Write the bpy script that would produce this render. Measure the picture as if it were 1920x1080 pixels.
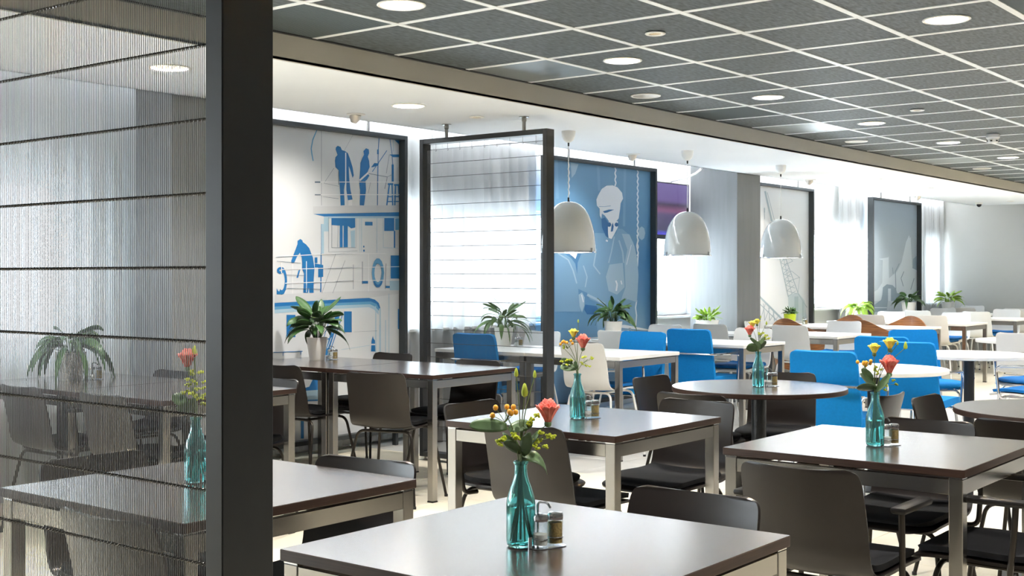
import bpy, bmesh, math, random
from mathutils import Vector, Matrix, Euler

for _o in list(bpy.data.objects):
    bpy.data.objects.remove(_o)
SC = bpy.context.scene
COL = SC.collection
PI = math.pi

# ---------------------------------------------------------------- camera
YAW = 0.66276                       # angle between the long axis of the room (+X) and the view axis
cam_d = bpy.data.cameras.new('camera')
cam_d.sensor_width = 36.0
cam_d.lens = 2318.2 / 1920 * 36.0
cam_d.shift_y = -(540 - 516.46) / 1920
cam_d.clip_start = 0.05
cam = bpy.data.objects.new('camera', cam_d)
COL.objects.link(cam)
cam.location = (0, 0, 1.32)
cam.rotation_euler = (PI / 2, 0, YAW - PI / 2)
SC.camera = cam

# ---------------------------------------------------------------- world, exposure
W = bpy.data.worlds.new('overcast_sky')
SC.world = W
W.use_nodes = True
_bg = W.node_tree.nodes['Background']
_bg.inputs[0].default_value = (0.86, 0.93, 1.0, 1)
_bg.inputs[1].default_value = 3.6
SC.view_settings.view_transform = 'Standard'
SC.view_settings.look = 'None'
SC.view_settings.exposure = 2.74
SC.view_settings.gamma = 1.0
SC.view_settings.use_curve_mapping = False
try:
    SC.cycles.use_denoising = True
    SC.cycles.use_adaptive_sampling = True
    SC.cycles.adaptive_threshold = 0.025
    SC.cycles.max_bounces = 8
    SC.cycles.diffuse_bounces = 3
    SC.cycles.glossy_bounces = 3
    SC.cycles.transmission_bounces = 8
    SC.cycles.transparent_max_bounces = 16
    SC.cycles.caustics_refractive = False
    SC.cycles.caustics_reflective = False
    SC.cycles.sample_clamp_indirect = 6.0
except Exception:
    pass
DOWN_W = 7.4                        # watts of one ceiling downlight
WARM = (1.0, 0.965, 0.92)

def portal(name, loc, sx, sy, rot):
    l = bpy.data.lights.new(name, 'AREA')
    l.shape = 'RECTANGLE'; l.size = sx; l.size_y = sy
    l.cycles.is_portal = True
    o = bpy.data.objects.new(name, l); COL.objects.link(o)
    o.location = loc; o.rotation_euler = rot
    return o

# ---------------------------------------------------------------- materials
MATS = {}
def lin(c):
    return tuple((v / 12.92 if v <= 0.04045 else ((v + 0.055) / 1.055) ** 2.4) for v in c)
def srgb(r, g, b):
    return lin((r / 255, g / 255, b / 255))
def mat(name, col, rough=0.5, metal=0.0, spec=0.5, var=0.0, scale=20.0, stretch=(1, 1, 1), bump=0.0, bscale=200.0,
        coat=0.0, col2=None, emis=None, estr=0.0, trans=0.0, ior=1.45, sheen=0.0, rvar=0.0):
    m = bpy.data.materials.new(name); m.use_nodes = True
    nt = m.node_tree; n = nt.nodes; b = n['Principled BSDF']
    b.inputs['Base Color'].default_value = (*col, 1)
    b.inputs['Roughness'].default_value = rough
    b.inputs['Metallic'].default_value = metal
    b.inputs['Specular IOR Level'].default_value = spec
    b.inputs['IOR'].default_value = ior
    b.inputs['Coat Weight'].default_value = coat
    b.inputs['Coat Roughness'].default_value = 0.20 if coat >= 1 else 0.03
    if coat >= 1: b.inputs['Coat IOR'].default_value = 2.3
    b.inputs['Transmission Weight'].default_value = trans
    if sheen: b.inputs['Sheen Weight'].default_value = sheen
    if emis:
        b.inputs['Emission Color'].default_value = (*emis, 1); b.inputs['Emission Strength'].default_value = estr
    if var > 0 or bump > 0 or rvar > 0:
        tc = n.new('ShaderNodeTexCoord'); mp = n.new('ShaderNodeMapping')
        mp.inputs['Scale'].default_value = stretch
        nt.links.new(tc.outputs['Object'], mp.inputs['Vector'])
    if var > 0 or rvar > 0:
        nz = n.new('ShaderNodeTexNoise'); nz.inputs['Scale'].default_value = scale; nz.inputs['Detail'].default_value = 5
        nt.links.new(mp.outputs['Vector'], nz.inputs['Vector'])
    if var > 0:
        mx = n.new('ShaderNodeMix'); mx.data_type = 'RGBA'
        c2 = col2 if col2 else tuple(min(1, v * (1 + var)) for v in col)
        c1 = col if col2 else tuple(v * (1 - var) for v in col)
        mx.inputs[6].default_value = (*c1, 1); mx.inputs[7].default_value = (*c2, 1)
        rp = n.new('ShaderNodeMapRange'); rp.inputs[1].default_value = 0.3; rp.inputs[2].default_value = 0.7
        nt.links.new(nz.outputs['Fac'], rp.inputs[0]); nt.links.new(rp.outputs[0], mx.inputs[0])
        nt.links.new(mx.outputs[2], b.inputs['Base Color'])
    if rvar > 0:
        rr = n.new('ShaderNodeMapRange'); rr.inputs[1].default_value = 0.3; rr.inputs[2].default_value = 0.7
        rr.inputs[3].default_value = max(0, rough - rvar); rr.inputs[4].default_value = rough + rvar
        nt.links.new(nz.outputs['Fac'], rr.inputs[0]); nt.links.new(rr.outputs[0], b.inputs['Roughness'])
    if bump > 0:
        nb = n.new('ShaderNodeTexNoise'); nb.inputs['Scale'].default_value = bscale
        nt.links.new(mp.outputs['Vector'], nb.inputs['Vector'])
        bp = n.new('ShaderNodeBump'); bp.inputs['Strength'].default_value = bump; bp.inputs['Distance'].default_value = 0.002
        nt.links.new(nb.outputs['Fac'], bp.inputs['Height']); nt.links.new(bp.outputs['Normal'], b.inputs['Normal'])
    MATS[name] = m
    return m

mat('white_paint', srgb(226, 226, 224), 0.85, var=0.02, scale=3)
mat('ceiling_white', srgb(234, 239, 245), 0.8, var=0.015, scale=2)
mat('end_wall_paint', srgb(186, 187, 184), 0.85, var=0.02, scale=2)
mat('back_wall_paint', srgb(150, 146, 141), 0.8, var=0.03, scale=2)
mat('wall_white', srgb(222, 222, 219), 0.85, var=0.02, scale=2)
mat('soffit_paint', srgb(188, 186, 178), 0.8, var=0.02, scale=2)
mat('column_grey', srgb(126, 129, 132), 0.7, var=0.05, scale=4, stretch=(6, 6, 0.5), bump=0.15, bscale=60)
mat('tile_dark', srgb(76, 84, 88), 0.55, var=0.6, scale=26, stretch=(0.7, 2.4, 1), bump=0.3, bscale=160)
mat('tile_metal', srgb(150, 158, 160), 0.38, metal=0.8, var=0.08, scale=4)
mat('grid_white', srgb(242, 246, 250), 0.4)
mat('void_black', srgb(26, 24, 26), 0.9)
mat('floor_cream', srgb(222, 213, 191), 0.30, var=0.03, scale=5)
mat('floor_grey', srgb(192, 190, 184), 0.32, var=0.03, scale=5)
mat('grout', srgb(150, 143, 130), 0.8)
mat('frame_grey_lit', srgb(64, 68, 70), 0.40, metal=0.3)  # same paint as the screen frames, lightened for the light on the murals
mat('frame_dark', srgb(48, 50, 52), 0.36, metal=0.3, var=0.05, scale=30)
mat('frame_inner', srgb(50, 52, 56), 0.5, metal=0.4)
mat('steel', srgb(152, 149, 145), 0.26, metal=1.0)
mat('chrome', srgb(214, 216, 220), 0.14, metal=1.0)
mat('rod_steel', srgb(114, 114, 116), 0.30, metal=1.0)
mat('wire_dark', srgb(84, 82, 80), 0.32, metal=1.0)
mat('top_brown', srgb(58, 44, 38), 0.24, var=0.12, scale=10, stretch=(14, 1, 1), bump=0.02, bscale=420, spec=0.8, coat=1.0)
mat('edge_brown', srgb(45, 29, 22), 0.5, spec=0.3, var=0.35, scale=8, stretch=(1, 1, 30))
mat('top_white', srgb(224, 223, 219), 0.30, var=0.01, scale=5)
mat('pole_black', srgb(44, 46, 50), 0.34, metal=0.3, bump=0.7, bscale=150)
mat('shell_brown', srgb(26, 21, 19), 0.33, var=0.05, scale=30, bump=0.03, bscale=400, spec=0.42)
mat('pad_black', srgb(17, 17, 19), 0.8, var=0.2, scale=120, bump=0.25, bscale=500, spec=0.2)
mat('leg_dark', srgb(44, 40, 37), 0.34, metal=0.7)
mat('arm_black', srgb(20, 18, 17), 0.42, spec=0.3)
mat('shell_white', srgb(214, 214, 212), 0.34, var=0.01, scale=20)
mat('pad_blue', srgb(10, 98, 164), 0.8, var=0.06, scale=80, spec=0.25, bump=0.15, bscale=500)
mat('fabric_blue', srgb(4, 120, 190), 0.8, var=0.05, scale=60, bump=0.12, bscale=500, spec=0.25)
mat('leg_white', srgb(222, 222, 220), 0.35)
mat('black_cap', srgb(24, 24, 26), 0.5)
mat('walnut', srgb(104, 64, 38), 0.34, var=0.5, scale=5, stretch=(1.2, 1.2, 16), col2=srgb(158, 106, 64), spec=0.55)
mat('lamp_white', srgb(196, 200, 199), 0.12, coat=0.6)
mat('lamp_inside', srgb(246, 236, 226), 0.6)
mat('cord_white', srgb(236, 236, 234), 0.5)
mat('reflector', srgb(222, 186, 118), 0.25, metal=0.7)  # gold tint puts the warm glow of the bulbs into the metal
mat('trim_white', srgb(240, 240, 238), 0.4)
mat('added_glow', srgb(240, 244, 248), 0.5, emis=(0.93, 0.97, 1.0), estr=9.0)  # glow of the added strip that brightens the curtain tops
mat('plastic_white', srgb(238, 238, 236), 0.4)
mat('spot_metal', srgb(196, 190, 182), 0.35, metal=0.8)
mat('tv_black', srgb(26, 26, 30), 0.3)
mat('pot_white', srgb(240, 238, 232), 0.28)
mat('pot_lime', srgb(168, 186, 28), 0.35)
mat('soil', srgb(50, 38, 28), 0.95, var=0.3, scale=60)
mat('leaf_dark', srgb(54, 86, 42), 0.38, var=0.25, scale=14)
mat('leaf_mid', srgb(84, 118, 50), 0.4, var=0.25, scale=14)
mat('leaf_light', srgb(150, 186, 66), 0.42, var=0.2, scale=14)
mat('leaf_bouquet', srgb(84, 108, 70), 0.4, var=0.25, scale=30)
mat('stem_green', srgb(96, 112, 62), 0.5)
mat('umbel_green', srgb(186, 196, 50), 0.5, var=0.2, scale=60)
mat('rose_coral', srgb(236, 92, 84), 0.6, var=0.25, scale=60, col2=srgb(252, 166, 146))
mat('petal_yellow', srgb(232, 216, 52), 0.6, var=0.2, scale=40, col2=srgb(242, 236, 130))
mat('bud_green', srgb(176, 190, 60), 0.55, var=0.2, scale=40)
mat('berry_orange', srgb(232, 164, 48), 0.35, var=0.15, scale=60)
mat('salt', srgb(240, 238, 232), 0.9)
mat('pepper', srgb(176, 148, 92), 0.9, var=0.4, scale=300)
mat('sky_blue_print', srgb(34, 106, 166), 0.4)
mat('mural_grey', srgb(203, 204, 205), 0.36, var=0.03, scale=1.5)
PRN = {'b': (34, 108, 166), 'm': (92, 150, 188), 'l': (158, 186, 202), 'g': (192, 194, 196), 'w': (216, 217, 218), 'n': (92, 110, 124),
       'p': (214, 220, 228), 'q': (112, 152, 186), 'r': (150, 178, 200), 'd': (36, 96, 150), 'h': (146, 162, 170), 'i': (172, 184, 190),
       's': (196, 208, 216), 't': (128, 148, 164)}
for _k, _c in PRN.items():
    mat('print_' + _k, srgb(*_c), 0.36)

def facing_fac(nt, lo=0.04, hi=0.75):
    n = nt.nodes
    lw = n.new('ShaderNodeLayerWeight'); lw.inputs[0].default_value = 0.5
    pw = n.new('ShaderNodeMath'); pw.operation = 'POWER'; pw.inputs[1].default_value = 4.0
    ma = n.new('ShaderNodeMath'); ma.operation = 'MULTIPLY_ADD'; ma.inputs[1].default_value = hi; ma.inputs[2].default_value = lo
    nt.links.new(lw.outputs['Facing'], pw.inputs[0]); nt.links.new(pw.outputs[0], ma.inputs[0])
    return ma
def glass_mat(name, col, rough=0.0, thin=0.75):
    """clear or tinted glass: a little true refraction-free tinting so that light and shadow pass"""
    m = bpy.data.materials.new(name); m.use_nodes = True
    nt = m.node_tree; n = nt.nodes; n.clear()
    out = n.new('ShaderNodeOutputMaterial'); tr = n.new('ShaderNodeBsdfTransparent'); gl = n.new('ShaderNodeBsdfGlossy')
    fr = facing_fac(nt)
    tr.inputs[0].default_value = (*col, 1); gl.inputs[0].default_value = (1, 1, 1, 1); gl.inputs[1].default_value = max(rough, 0.03)
    mx = n.new('ShaderNodeMixShader')
    nt.links.new(fr.outputs[0], mx.inputs[0]); nt.links.new(tr.outputs[0], mx.inputs[1]); nt.links.new(gl.outputs[0], mx.inputs[2])
    nt.links.new(mx.outputs[0], out.inputs[0])
    MATS[name] = m
glass_mat('window_glass', (0.96, 0.98, 0.98))
glass_mat('jar_glass', (0.93, 0.95, 0.95))

def solid_glass(name, col):
    m = mat(name, col, 0.02, trans=1.0, ior=1.4)
    return m
# teal bottle glass: tinted transparency with a translucent body so that it glows against the windows
def teal_mat(name, col, k):
    m = bpy.data.materials.new(name); m.use_nodes = True
    nt = m.node_tree; n = nt.nodes; n.clear()
    out = n.new('ShaderNodeOutputMaterial'); tr = n.new('ShaderNodeBsdfTransparent'); gl = n.new('ShaderNodeBsdfGlossy')
    tl = n.new('ShaderNodeBsdfTranslucent'); tl.inputs[0].default_value = (*col, 1)
    fr = facing_fac(nt, 0.05, 0.6)
    tr.inputs[0].default_value = (*col, 1); gl.inputs[1].default_value = 0.04
    m1 = n.new('ShaderNodeMixShader'); m1.inputs[0].default_value = k
    mx = n.new('ShaderNodeMixShader')
    nt.links.new(tr.outputs[0], m1.inputs[1]); nt.links.new(tl.outputs[0], m1.inputs[2])
    nt.links.new(fr.outputs[0], mx.inputs[0]); nt.links.new(m1.outputs[0], mx.inputs[1]); nt.links.new(gl.outputs[0], mx.inputs[2])
    nt.links.new(mx.outputs[0], out.inputs[0])
    MATS[name] = m
mat('teal_glass', (0.40, 0.92, 0.90), 0.0, trans=0.90, ior=1.45)
mat('vent_grey', srgb(98, 108, 112), 0.5, metal=0.3)
mat('teal_water', (0.70, 0.95, 0.94), 0.0, trans=1.0, ior=1.33)

def sheer_mat(name, col, k, tcol):
    m = bpy.data.materials.new(name); m.use_nodes = True
    nt = m.node_tree; n = nt.nodes; n.clear()
    out = n.new('ShaderNodeOutputMaterial'); tr = n.new('ShaderNodeBsdfTransparent')
    tl = n.new('ShaderNodeBsdfTranslucent'); df = n.new('ShaderNodeBsdfDiffuse')
    tl.inputs[0].default_value = (*tcol, 1); df.inputs[0].default_value = (*col, 1)
    a = n.new('ShaderNodeMixShader'); a.inputs[0].default_value = 0.5
    b = n.new('ShaderNodeMixShader'); b.inputs[0].default_value = k
    nt.links.new(tl.outputs[0], a.inputs[1]); nt.links.new(df.outputs[0], a.inputs[2])
    nt.links.new(tr.outputs[0], b.inputs[1]); nt.links.new(a.outputs[0], b.inputs[2])
    nt.links.new(b.outputs[0], out.inputs[0])
    MATS[name] = m
sheer_mat('sheer', (0.86, 0.88, 0.89), 0.975, (0.25, 0.262, 0.27))

def gradient_mat(name, stops, z0, z1, noise=0.0, rough=0.36):
    m = bpy.data.materials.new(name); m.use_nodes = True
    nt = m.node_tree; n = nt.nodes; b = n['Principled BSDF']; b.inputs['Roughness'].default_value = rough
    tc = n.new('ShaderNodeTexCoord'); sp = n.new('ShaderNodeSeparateXYZ'); mr = n.new('ShaderNodeMapRange')
    mr.inputs[1].default_value = z0; mr.inputs[2].default_value = z1
    cr = n.new('ShaderNodeValToRGB')
    while len(cr.color_ramp.elements) < len(stops): cr.color_ramp.elements.new(0.5)
    for e, (p, c) in zip(cr.color_ramp.elements, stops):
        e.position = p; e.color = (*srgb(*c), 1)
    nz = n.new('ShaderNodeTexNoise'); nz.inputs['Scale'].default_value = 1.6; nz.inputs['Detail'].default_value = 3
    ad = n.new('ShaderNodeMath'); ad.operation = 'MULTIPLY_ADD'; ad.inputs[1].default_value = noise
    nt.links.new(tc.outputs['Object'], sp.inputs[0]); nt.links.new(sp.outputs['Z'], mr.inputs[0])
    nt.links.new(tc.outputs['Object'], nz.inputs['Vector'])
    nt.links.new(nz.outputs['Fac'], ad.inputs[0]); nt.links.new(mr.outputs[0], ad.inputs[2])
    nt.links.new(ad.outputs[0], cr.inputs[0]); nt.links.new(cr.outputs[0], b.inputs['Base Color'])
    MATS[name] = m
gradient_mat('mural_blue', [(0.0, (44, 106, 156)), (0.35, (96, 142, 180)), (0.7, (60, 118, 168)), (1.0, (96, 142, 178))], 0.1, 2.4, 0.25)
gradient_mat('mural_pale', [(0.0, (206, 208, 209)), (1.0, (198, 201, 203))], 0.1, 2.4, 0.05)
gradient_mat('mural_mist', [(0.0, (110, 130, 148)), (0.35, (176, 190, 200)), (0.6, (166, 180, 190)), (1.0, (146, 162, 176))], 0.1, 2.4, 0.1)

def tv_mat():
    m = bpy.data.materials.new('tv_screen'); m.use_nodes = True
    nt = m.node_tree; n = nt.nodes; b = n['Principled BSDF']
    b.inputs['Base Color'].default_value = (0.02, 0.02, 0.03, 1); b.inputs['Roughness'].default_value = 0.15
    tc = n.new('ShaderNodeTexCoord'); sp = n.new('ShaderNodeSeparateXYZ'); mr = n.new('ShaderNodeMapRange')
    mr.inputs[1].default_value = -0.27; mr.inputs[2].default_value = 0.27
    cr = n.new('ShaderNodeValToRGB')
    st = [(0.0, (70, 60, 200)), (0.08, (60, 60, 150)), (0.12, (60, 58, 80)), (0.42, (74, 66, 96)), (0.5, (110, 70, 100)), (0.62, (60, 50, 70)), (0.7, (90, 74, 120)), (1.0, (96, 84, 130))]
    while len(cr.color_ramp.elements) < len(st): cr.color_ramp.elements.new(0.5)
    for e, (p, c) in zip(cr.color_ramp.elements, st): e.position = p; e.color = (*srgb(*c), 1)
    nt.links.new(tc.outputs['Object'], sp.inputs[0]); nt.links.new(sp.outputs['Z'], mr.inputs[0]); nt.links.new(mr.outputs[0], cr.inputs[0])
    nt.links.new(cr.outputs[0], b.inputs['Emission Color']); b.inputs['Emission Strength'].default_value = 0.22
    MATS['tv_screen'] = m
tv_mat()

# ---------------------------------------------------------------- mesh building
class MB:
    def __init__(self):
        self.v = []; self.f = []; self.m = []
    def add(self, vs, fs, mi=0):
        o = len(self.v); self.v += [tuple(p) for p in vs]
        self.f += [tuple(i + o for i in f) for f in fs]; self.m += [mi] * len(fs)
        return self
    def box(self, x0, y0, z0, x1, y1, z1, mi=0):
        vs = [(x, y, z) for x in (x0, x1) for y in (y0, y1) for z in (z0, z1)]
        return self.add(vs, [(0, 1, 3, 2), (4, 6, 7, 5), (0, 4, 5, 1), (2, 3, 7, 6), (0, 2, 6, 4), (1, 5, 7, 3)], mi)
    def rbox(self, x0, y0, z0, x1, y1, z1, r=0.002, seg=1, mi=0, vert_r=None):
        bm = bmesh.new(); bmesh.ops.create_cube(bm, size=1)
        for v in bm.verts:
            v.co = Vector(((x0 + x1) / 2 + v.co.x * (x1 - x0), (y0 + y1) / 2 + v.co.y * (y1 - y0), (z0 + z1) / 2 + v.co.z * (z1 - z0)))
        if vert_r:
            es = [e for e in bm.edges if abs(e.verts[0].co.z - e.verts[1].co.z) > 1e-6]
            bmesh.ops.bevel(bm, geom=es, offset=vert_r, segments=4, affect='EDGES', profile=0.5)
            if r:
                es = [e for e in bm.edges if len(e.link_faces) == 2 and abs(e.verts[0].co.z - e.verts[1].co.z) < 1e-6]
                bmesh.ops.bevel(bm, geom=es, offset=r, segments=seg, affect='EDGES', profile=0.5)
        else:
            bmesh.ops.bevel(bm, geom=list(bm.edges), offset=r, segments=seg, affect='EDGES', profile=0.5)
        bm.verts.index_update()
        self.add([v.co[:] for v in bm.verts], [tuple(v.index for v in f.verts) for f in bm.faces], mi)
        bm.free(); return self
    def tube(self, pts, r, seg=8, mi=0, closed=False, caps=True, r2=None):
        P = [Vector(p) for p in pts]; n = len(P); rings = []
        up = None
        for i in range(n):
            if closed: t = P[(i + 1) % n] - P[i - 1]
            elif i == 0: t = P[1] - P[0]
            elif i == n - 1: t = P[-1] - P[-2]
            else: t = (P[i + 1] - P[i]).normalized() + (P[i] - P[i - 1]).normalized()
            if t.length < 1e-9: t = Vector((0, 0, 1))
            t.normalize()
            if up is None:
                up = Vector((0, 0, 1)) if abs(t.z) < 0.9 else Vector((1, 0, 0))
            s = t.cross(up)
            if s.length < 1e-6: s = t.cross(Vector((0, 1, 0)))
            s.normalize(); up = s.cross(t).normalized()
            rr = r if r2 is None else r + (r2 - r) * i / (n - 1)
            if isinstance(r, (list, tuple)): rr = r[i]
            rings.append([P[i] + (s * math.cos(2 * PI * k / seg) + up * math.sin(2 * PI * k / seg)) * rr for k in range(seg)])
        vs = [p for rg in rings for p in rg]; fs = []
        for i in range(n if closed else n - 1):
            a = i * seg; b = ((i + 1) % n) * seg
            for k in range(seg):
                fs.append((a + k, a + (k + 1) % seg, b + (k + 1) % seg, b + k))
        if caps and not closed:
            fs.append(tuple(range(seg - 1, -1, -1))); fs.append(tuple((n - 1) * seg + k for k in range(seg)))
        return self.add(vs, fs, mi)
    def lathe(self, prof, seg=24, c=(0, 0, 0), mi=0, close=False, caps=True):
        vs = []; fs = []; n = len(prof)
        for (r, z) in prof:
            for k in range(seg):
                a = 2 * PI * k / seg
                vs.append((c[0] + r * math.cos(a), c[1] + r * math.sin(a), c[2] + z))
        for i in range(n - 1 + (1 if close else 0)):
            j = (i + 1) % n
            for k in range(seg):
                fs.append((i * seg + k, i * seg + (k + 1) % seg, j * seg + (k + 1) % seg, j * seg + k))
        if not close and caps:
            if prof[0][0] > 1e-6: fs.append(tuple(range(seg - 1, -1, -1)))
            if prof[-1][0] > 1e-6: fs.append(tuple((n - 1) * seg + k for k in range(seg)))
        return self.add(vs, fs, mi)
    def sphere(self, c, r, seg=10, rings=6, sz=1.0, mi=0):
        pr = [(r * math.sin(PI * i / rings), -r * sz * math.cos(PI * i / rings)) for i in range(rings + 1)]
        pr[0] = (1e-5, pr[0][1]); pr[-1] = (1e-5, pr[-1][1])
        return self.lathe(pr, seg, c, mi)
    def sheet(self, grid, th, mi=0):
        """a grid of points turned into a closed slab of thickness th"""
        R = len(grid); Cn = len(grid[0]); G = [[Vector(p) for p in row] for row in grid]; N = []
        for i in range(R):
            row = []
            for j in range(Cn):
                a = G[min(i + 1, R - 1)][j] - G[max(i - 1, 0)][j]; b = G[i][min(j + 1, Cn - 1)] - G[i][max(j - 1, 0)]
                nn = a.cross(b); row.append(nn.normalized() if nn.length > 1e-12 else Vector((0, 0, 1)))
            N.append(row)
        top = [G[i][j] + N[i][j] * th / 2 for i in range(R) for j in range(Cn)]
        bot = [G[i][j] - N[i][j] * th / 2 for i in range(R) for j in range(Cn)]
        o = R * Cn; fs = []
        for i in range(R - 1):
            for j in range(Cn - 1):
                a, b, c, d = i * Cn + j, i * Cn + j + 1, (i + 1) * Cn + j + 1, (i + 1) * Cn + j
                fs.append((a, d, c, b)); fs.append((o + a, o + b, o + c, o + d))
        edge = [j for j in range(Cn)] + [i * Cn + Cn - 1 for i in range(1, R)] + [(R - 1) * Cn + j for j in range(Cn - 2, -1, -1)] + [i * Cn for i in range(R - 2, 0, -1)]
        for k in range(len(edge)):
            a, b = edge[k], edge[(k + 1) % len(edge)]
            fs.append((a, b, o + b, o + a))
        return self.add(top + bot, fs, mi)
    def mesh(self, name, mats, smooth=True, ang=0.6):
        me = bpy.data.meshes.new(name); me.from_pydata(self.v, [], self.f); me.validate()
        if isinstance(mats, str): mats = [mats]
        for k in mats: me.materials.append(MATS[k])
        if len(mats) > 1 and len(me.polygons) == len(self.m):
            me.polygons.foreach_set('material_index', self.m)
        bm = bmesh.new(); bm.from_mesh(me); bmesh.ops.recalc_face_normals(bm, faces=bm.faces); bm.to_mesh(me); bm.free()
        if smooth:
            me.shade_smooth(); me.set_sharp_from_angle(angle=ang)
        me.update(); return me
    def build(self, name, mats, parent=None, loc=(0, 0, 0), smooth=True, ang=0.6):
        return link(name, self.mesh(name, mats, smooth, ang), parent, loc)

def link(name, me, parent=None, loc=(0, 0, 0), rz=0.0):
    o = bpy.data.objects.new(name, me); COL.objects.link(o); o.location = loc
    if rz: o.rotation_euler = (0, 0, rz)
    if parent is not None: o.parent = parent
    return o
def tag(o, label=None, cat=None, group=None, kind=None):
    if label: o['label'] = label
    if cat: o['category'] = cat
    if group: o['group'] = group
    if kind: o['kind'] = kind
    return o
def thing(name, label, cat, loc=(0, 0, 0), rz=0.0, group=None):
    o = bpy.data.objects.new(name, None); COL.objects.link(o); o.empty_display_size = 0.1
    o.location = loc; o.rotation_euler = (0, 0, rz)
    return tag(o, label, cat, group)
CHILD = {}
def dup(root, loc, rz, label, group=None, sc=None):
    """a copy of a thing, its parts and their sub-parts, sharing mesh data"""
    def kids(o): return [c for c in ALLO() if c.parent == o]
    r = root.copy(); COL.objects.link(r); r.location = loc; r.rotation_euler = (0, 0, rz); r['label'] = label
    if group: r['group'] = group
    if sc: r.scale = (sc, sc, sc)
    for c in CHILD.get(root.name, ()):
        k = c.copy(); COL.objects.link(k); k.parent = r
        for d in CHILD.get(c.name, ()):
            g = d.copy(); COL.objects.link(g); g.parent = k
    return r
def note(o):
    """remember the children of a prototype so that copies can be made without searching the scene"""
    CHILD[o.name] = [c for c in bpy.data.objects if c.parent == o]
    for c in CHILD[o.name]:
        CHILD[c.name] = [d for d in bpy.data.objects if d.parent == c]
def ALLO(): return bpy.data.objects
def struct(o, label=None):
    tag(o, label=label, kind='structure'); return o

# ================================================================= the room
FX, FY, FH = math.cos(YAW), math.sin(YAW), 1.32
def in_view(x, y, z, mx=150, my=120):
    d = x * FX + y * FY
    if d < 0.4: return None
    px = 960 + 2318.2 * (x * FY - y * FX) / d; py = 516.46 - 2318.2 * (z - FH) / d
    return d if (-mx < px < 1920 + mx and -my < py < 1080 + my) else None
X0, X1, Y0, Y1 = -2.5, 20.1, -3.5, 6.9
ZD, ZW = 2.517, 2.387               # dark tiled ceiling, lower white ceiling
YS, YE = 4.66, 6.05                 # the white ceiling runs between these

# ---- floor: slab with one object per tile
floor = struct(MB().box(X0, Y0, -0.12, X1, Y1, -0.004).build('floor', 'grout', smooth=False), 'pale stone tile floor in cream and grey zones')
_tm = {k: MB().rbox(-0.298, -0.298, -0.012, 0.298, 0.298, 0.0, 0.0015).mesh('floor_tile', k) for k in ('floor_cream', 'floor_grey')}
cand = []; rest = {'floor_cream': MB(), 'floor_grey': MB()}
for i in range(-16, 23):
    for j in range(-14, 4):
        cx, cy = 6.8 + 0.6 * i + 0.3, 4.78 + 0.6 * j + 0.3
        if cx - .3 < X0 - .31 or cx + .3 > X1 + .31 or cy + .3 > Y1 + .31 or cy - .3 < Y0 - .31: continue
        x0, x1, y0, y1 = max(cx - .298, X0), min(cx + .298, X1), max(cy - .298, Y0), min(cy + .298, Y1)
        if x1 - x0 < .02 or y1 - y0 < .02: continue
        k = 'floor_grey' if 6.8 < cx < 12.5 else 'floor_cream'
        d = in_view(cx, cy, 0)
        whole = x1 - x0 > .59 and y1 - y0 > .59
        cand.append((d if d and whole else 99, cx, cy, k, x0, x1, y0, y1))
cand.sort()
for n, (d, cx, cy, k, x0, x1, y0, y1) in enumerate(cand):
    if d < 90 and n < 290:
        link('floor_tile', _tm[k], floor, (cx, cy, 0))
    else:
        rest[k].box(x0, y0, -0.012, x1, y1, 0)
for k, m in rest.items():
    tag(m.build('floor_tiles_beyond', k, floor, smooth=False), kind='stuff')

# ---- dark tiled ceiling
roof = MB().box(X0, Y0, 2.72, X1, Y1 + .3, 2.9)
ceil = struct(roof.build('ceiling', 'void_black', smooth=False), 'dark mineral tile ceiling with white grid')
BIG = [(4.02 + 1.8 * k, yy) for yy in (3.76, 1.96, 0.16) for k in range(-3, 9)]
BIG = [(x, y) for x, y in BIG if 2.0 < x < X1 - .3]
holes = {}
def cell(x, y): return (math.floor((x - 4.32) / 0.6), math.floor((y - 4.06) / 0.6))
for x, y in BIG: holes[cell(x, y)] = (x, y)
def plate_hole(x0, x1, y0, y1, hx, hy, r, z0, z1, n=32):
    an = sorted(set([2 * PI * k / n for k in range(n)] + [math.atan2(b - hy, a - hx) % (2 * PI) for a in (x0, x1) for b in (y0, y1)]))
    m = MB(); vs = []
    for a in an:
        c, s = math.cos(a), math.sin(a)
        t = min(((x1 - hx) / c if c > 1e-9 else (x0 - hx) / c if c < -1e-9 else 9e9), ((y1 - hy) / s if s > 1e-9 else (y0 - hy) / s if s < -1e-9 else 9e9))
        vs += [(hx + r * c, hy + r * s, z0), (hx + t * c, hy + t * s, z0), (hx + t * c, hy + t * s, z1), (hx + r * c, hy + r * s, z1)]
    N = len(an); fs = []
    for k in range(N):
        a, b = 4 * k, 4 * ((k + 1) % N)
        for p in range(4):
            q = (p + 1) % 4
            fs.append((a + p, b + p, b + q, a + q))
    return m.add(vs, fs)
TS = 0.294
_ct = MB().rbox(-TS, -TS, 0, TS, TS, 0.014, 0.003).mesh('ceiling_tile', 'tile_dark')
_cth = plate_hole(-TS, TS, -TS, TS, 0, 0, 0.098, 0, 0.014).mesh('ceiling_tile', 'tile_dark')
_cp = MB().rbox(-TS, -TS, -0.001, TS, TS, 0.014, 0.004).mesh('ceiling_tile', 'tile_metal')
def perforated():
    m = MB().box(-TS, -TS, 0.006, TS, TS, 0.014)
    for k in range(49): m.box(-TS + k * 0.012, -TS, -0.001, -TS + k * 0.012 + 0.006, TS, 0.006)
    return m.mesh('ceiling_tile', 'vent_grey', smooth=False)
_cv = perforated()
SPECIAL = {(-1, 0): _cv, (6, 0): _cv, (2, 0): _cp, (8, 0): _cp, (14, 0): _cp, (7, -6): _cp, (19, 0): _cv, (2, -5): _cv}
cand = []
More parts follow.
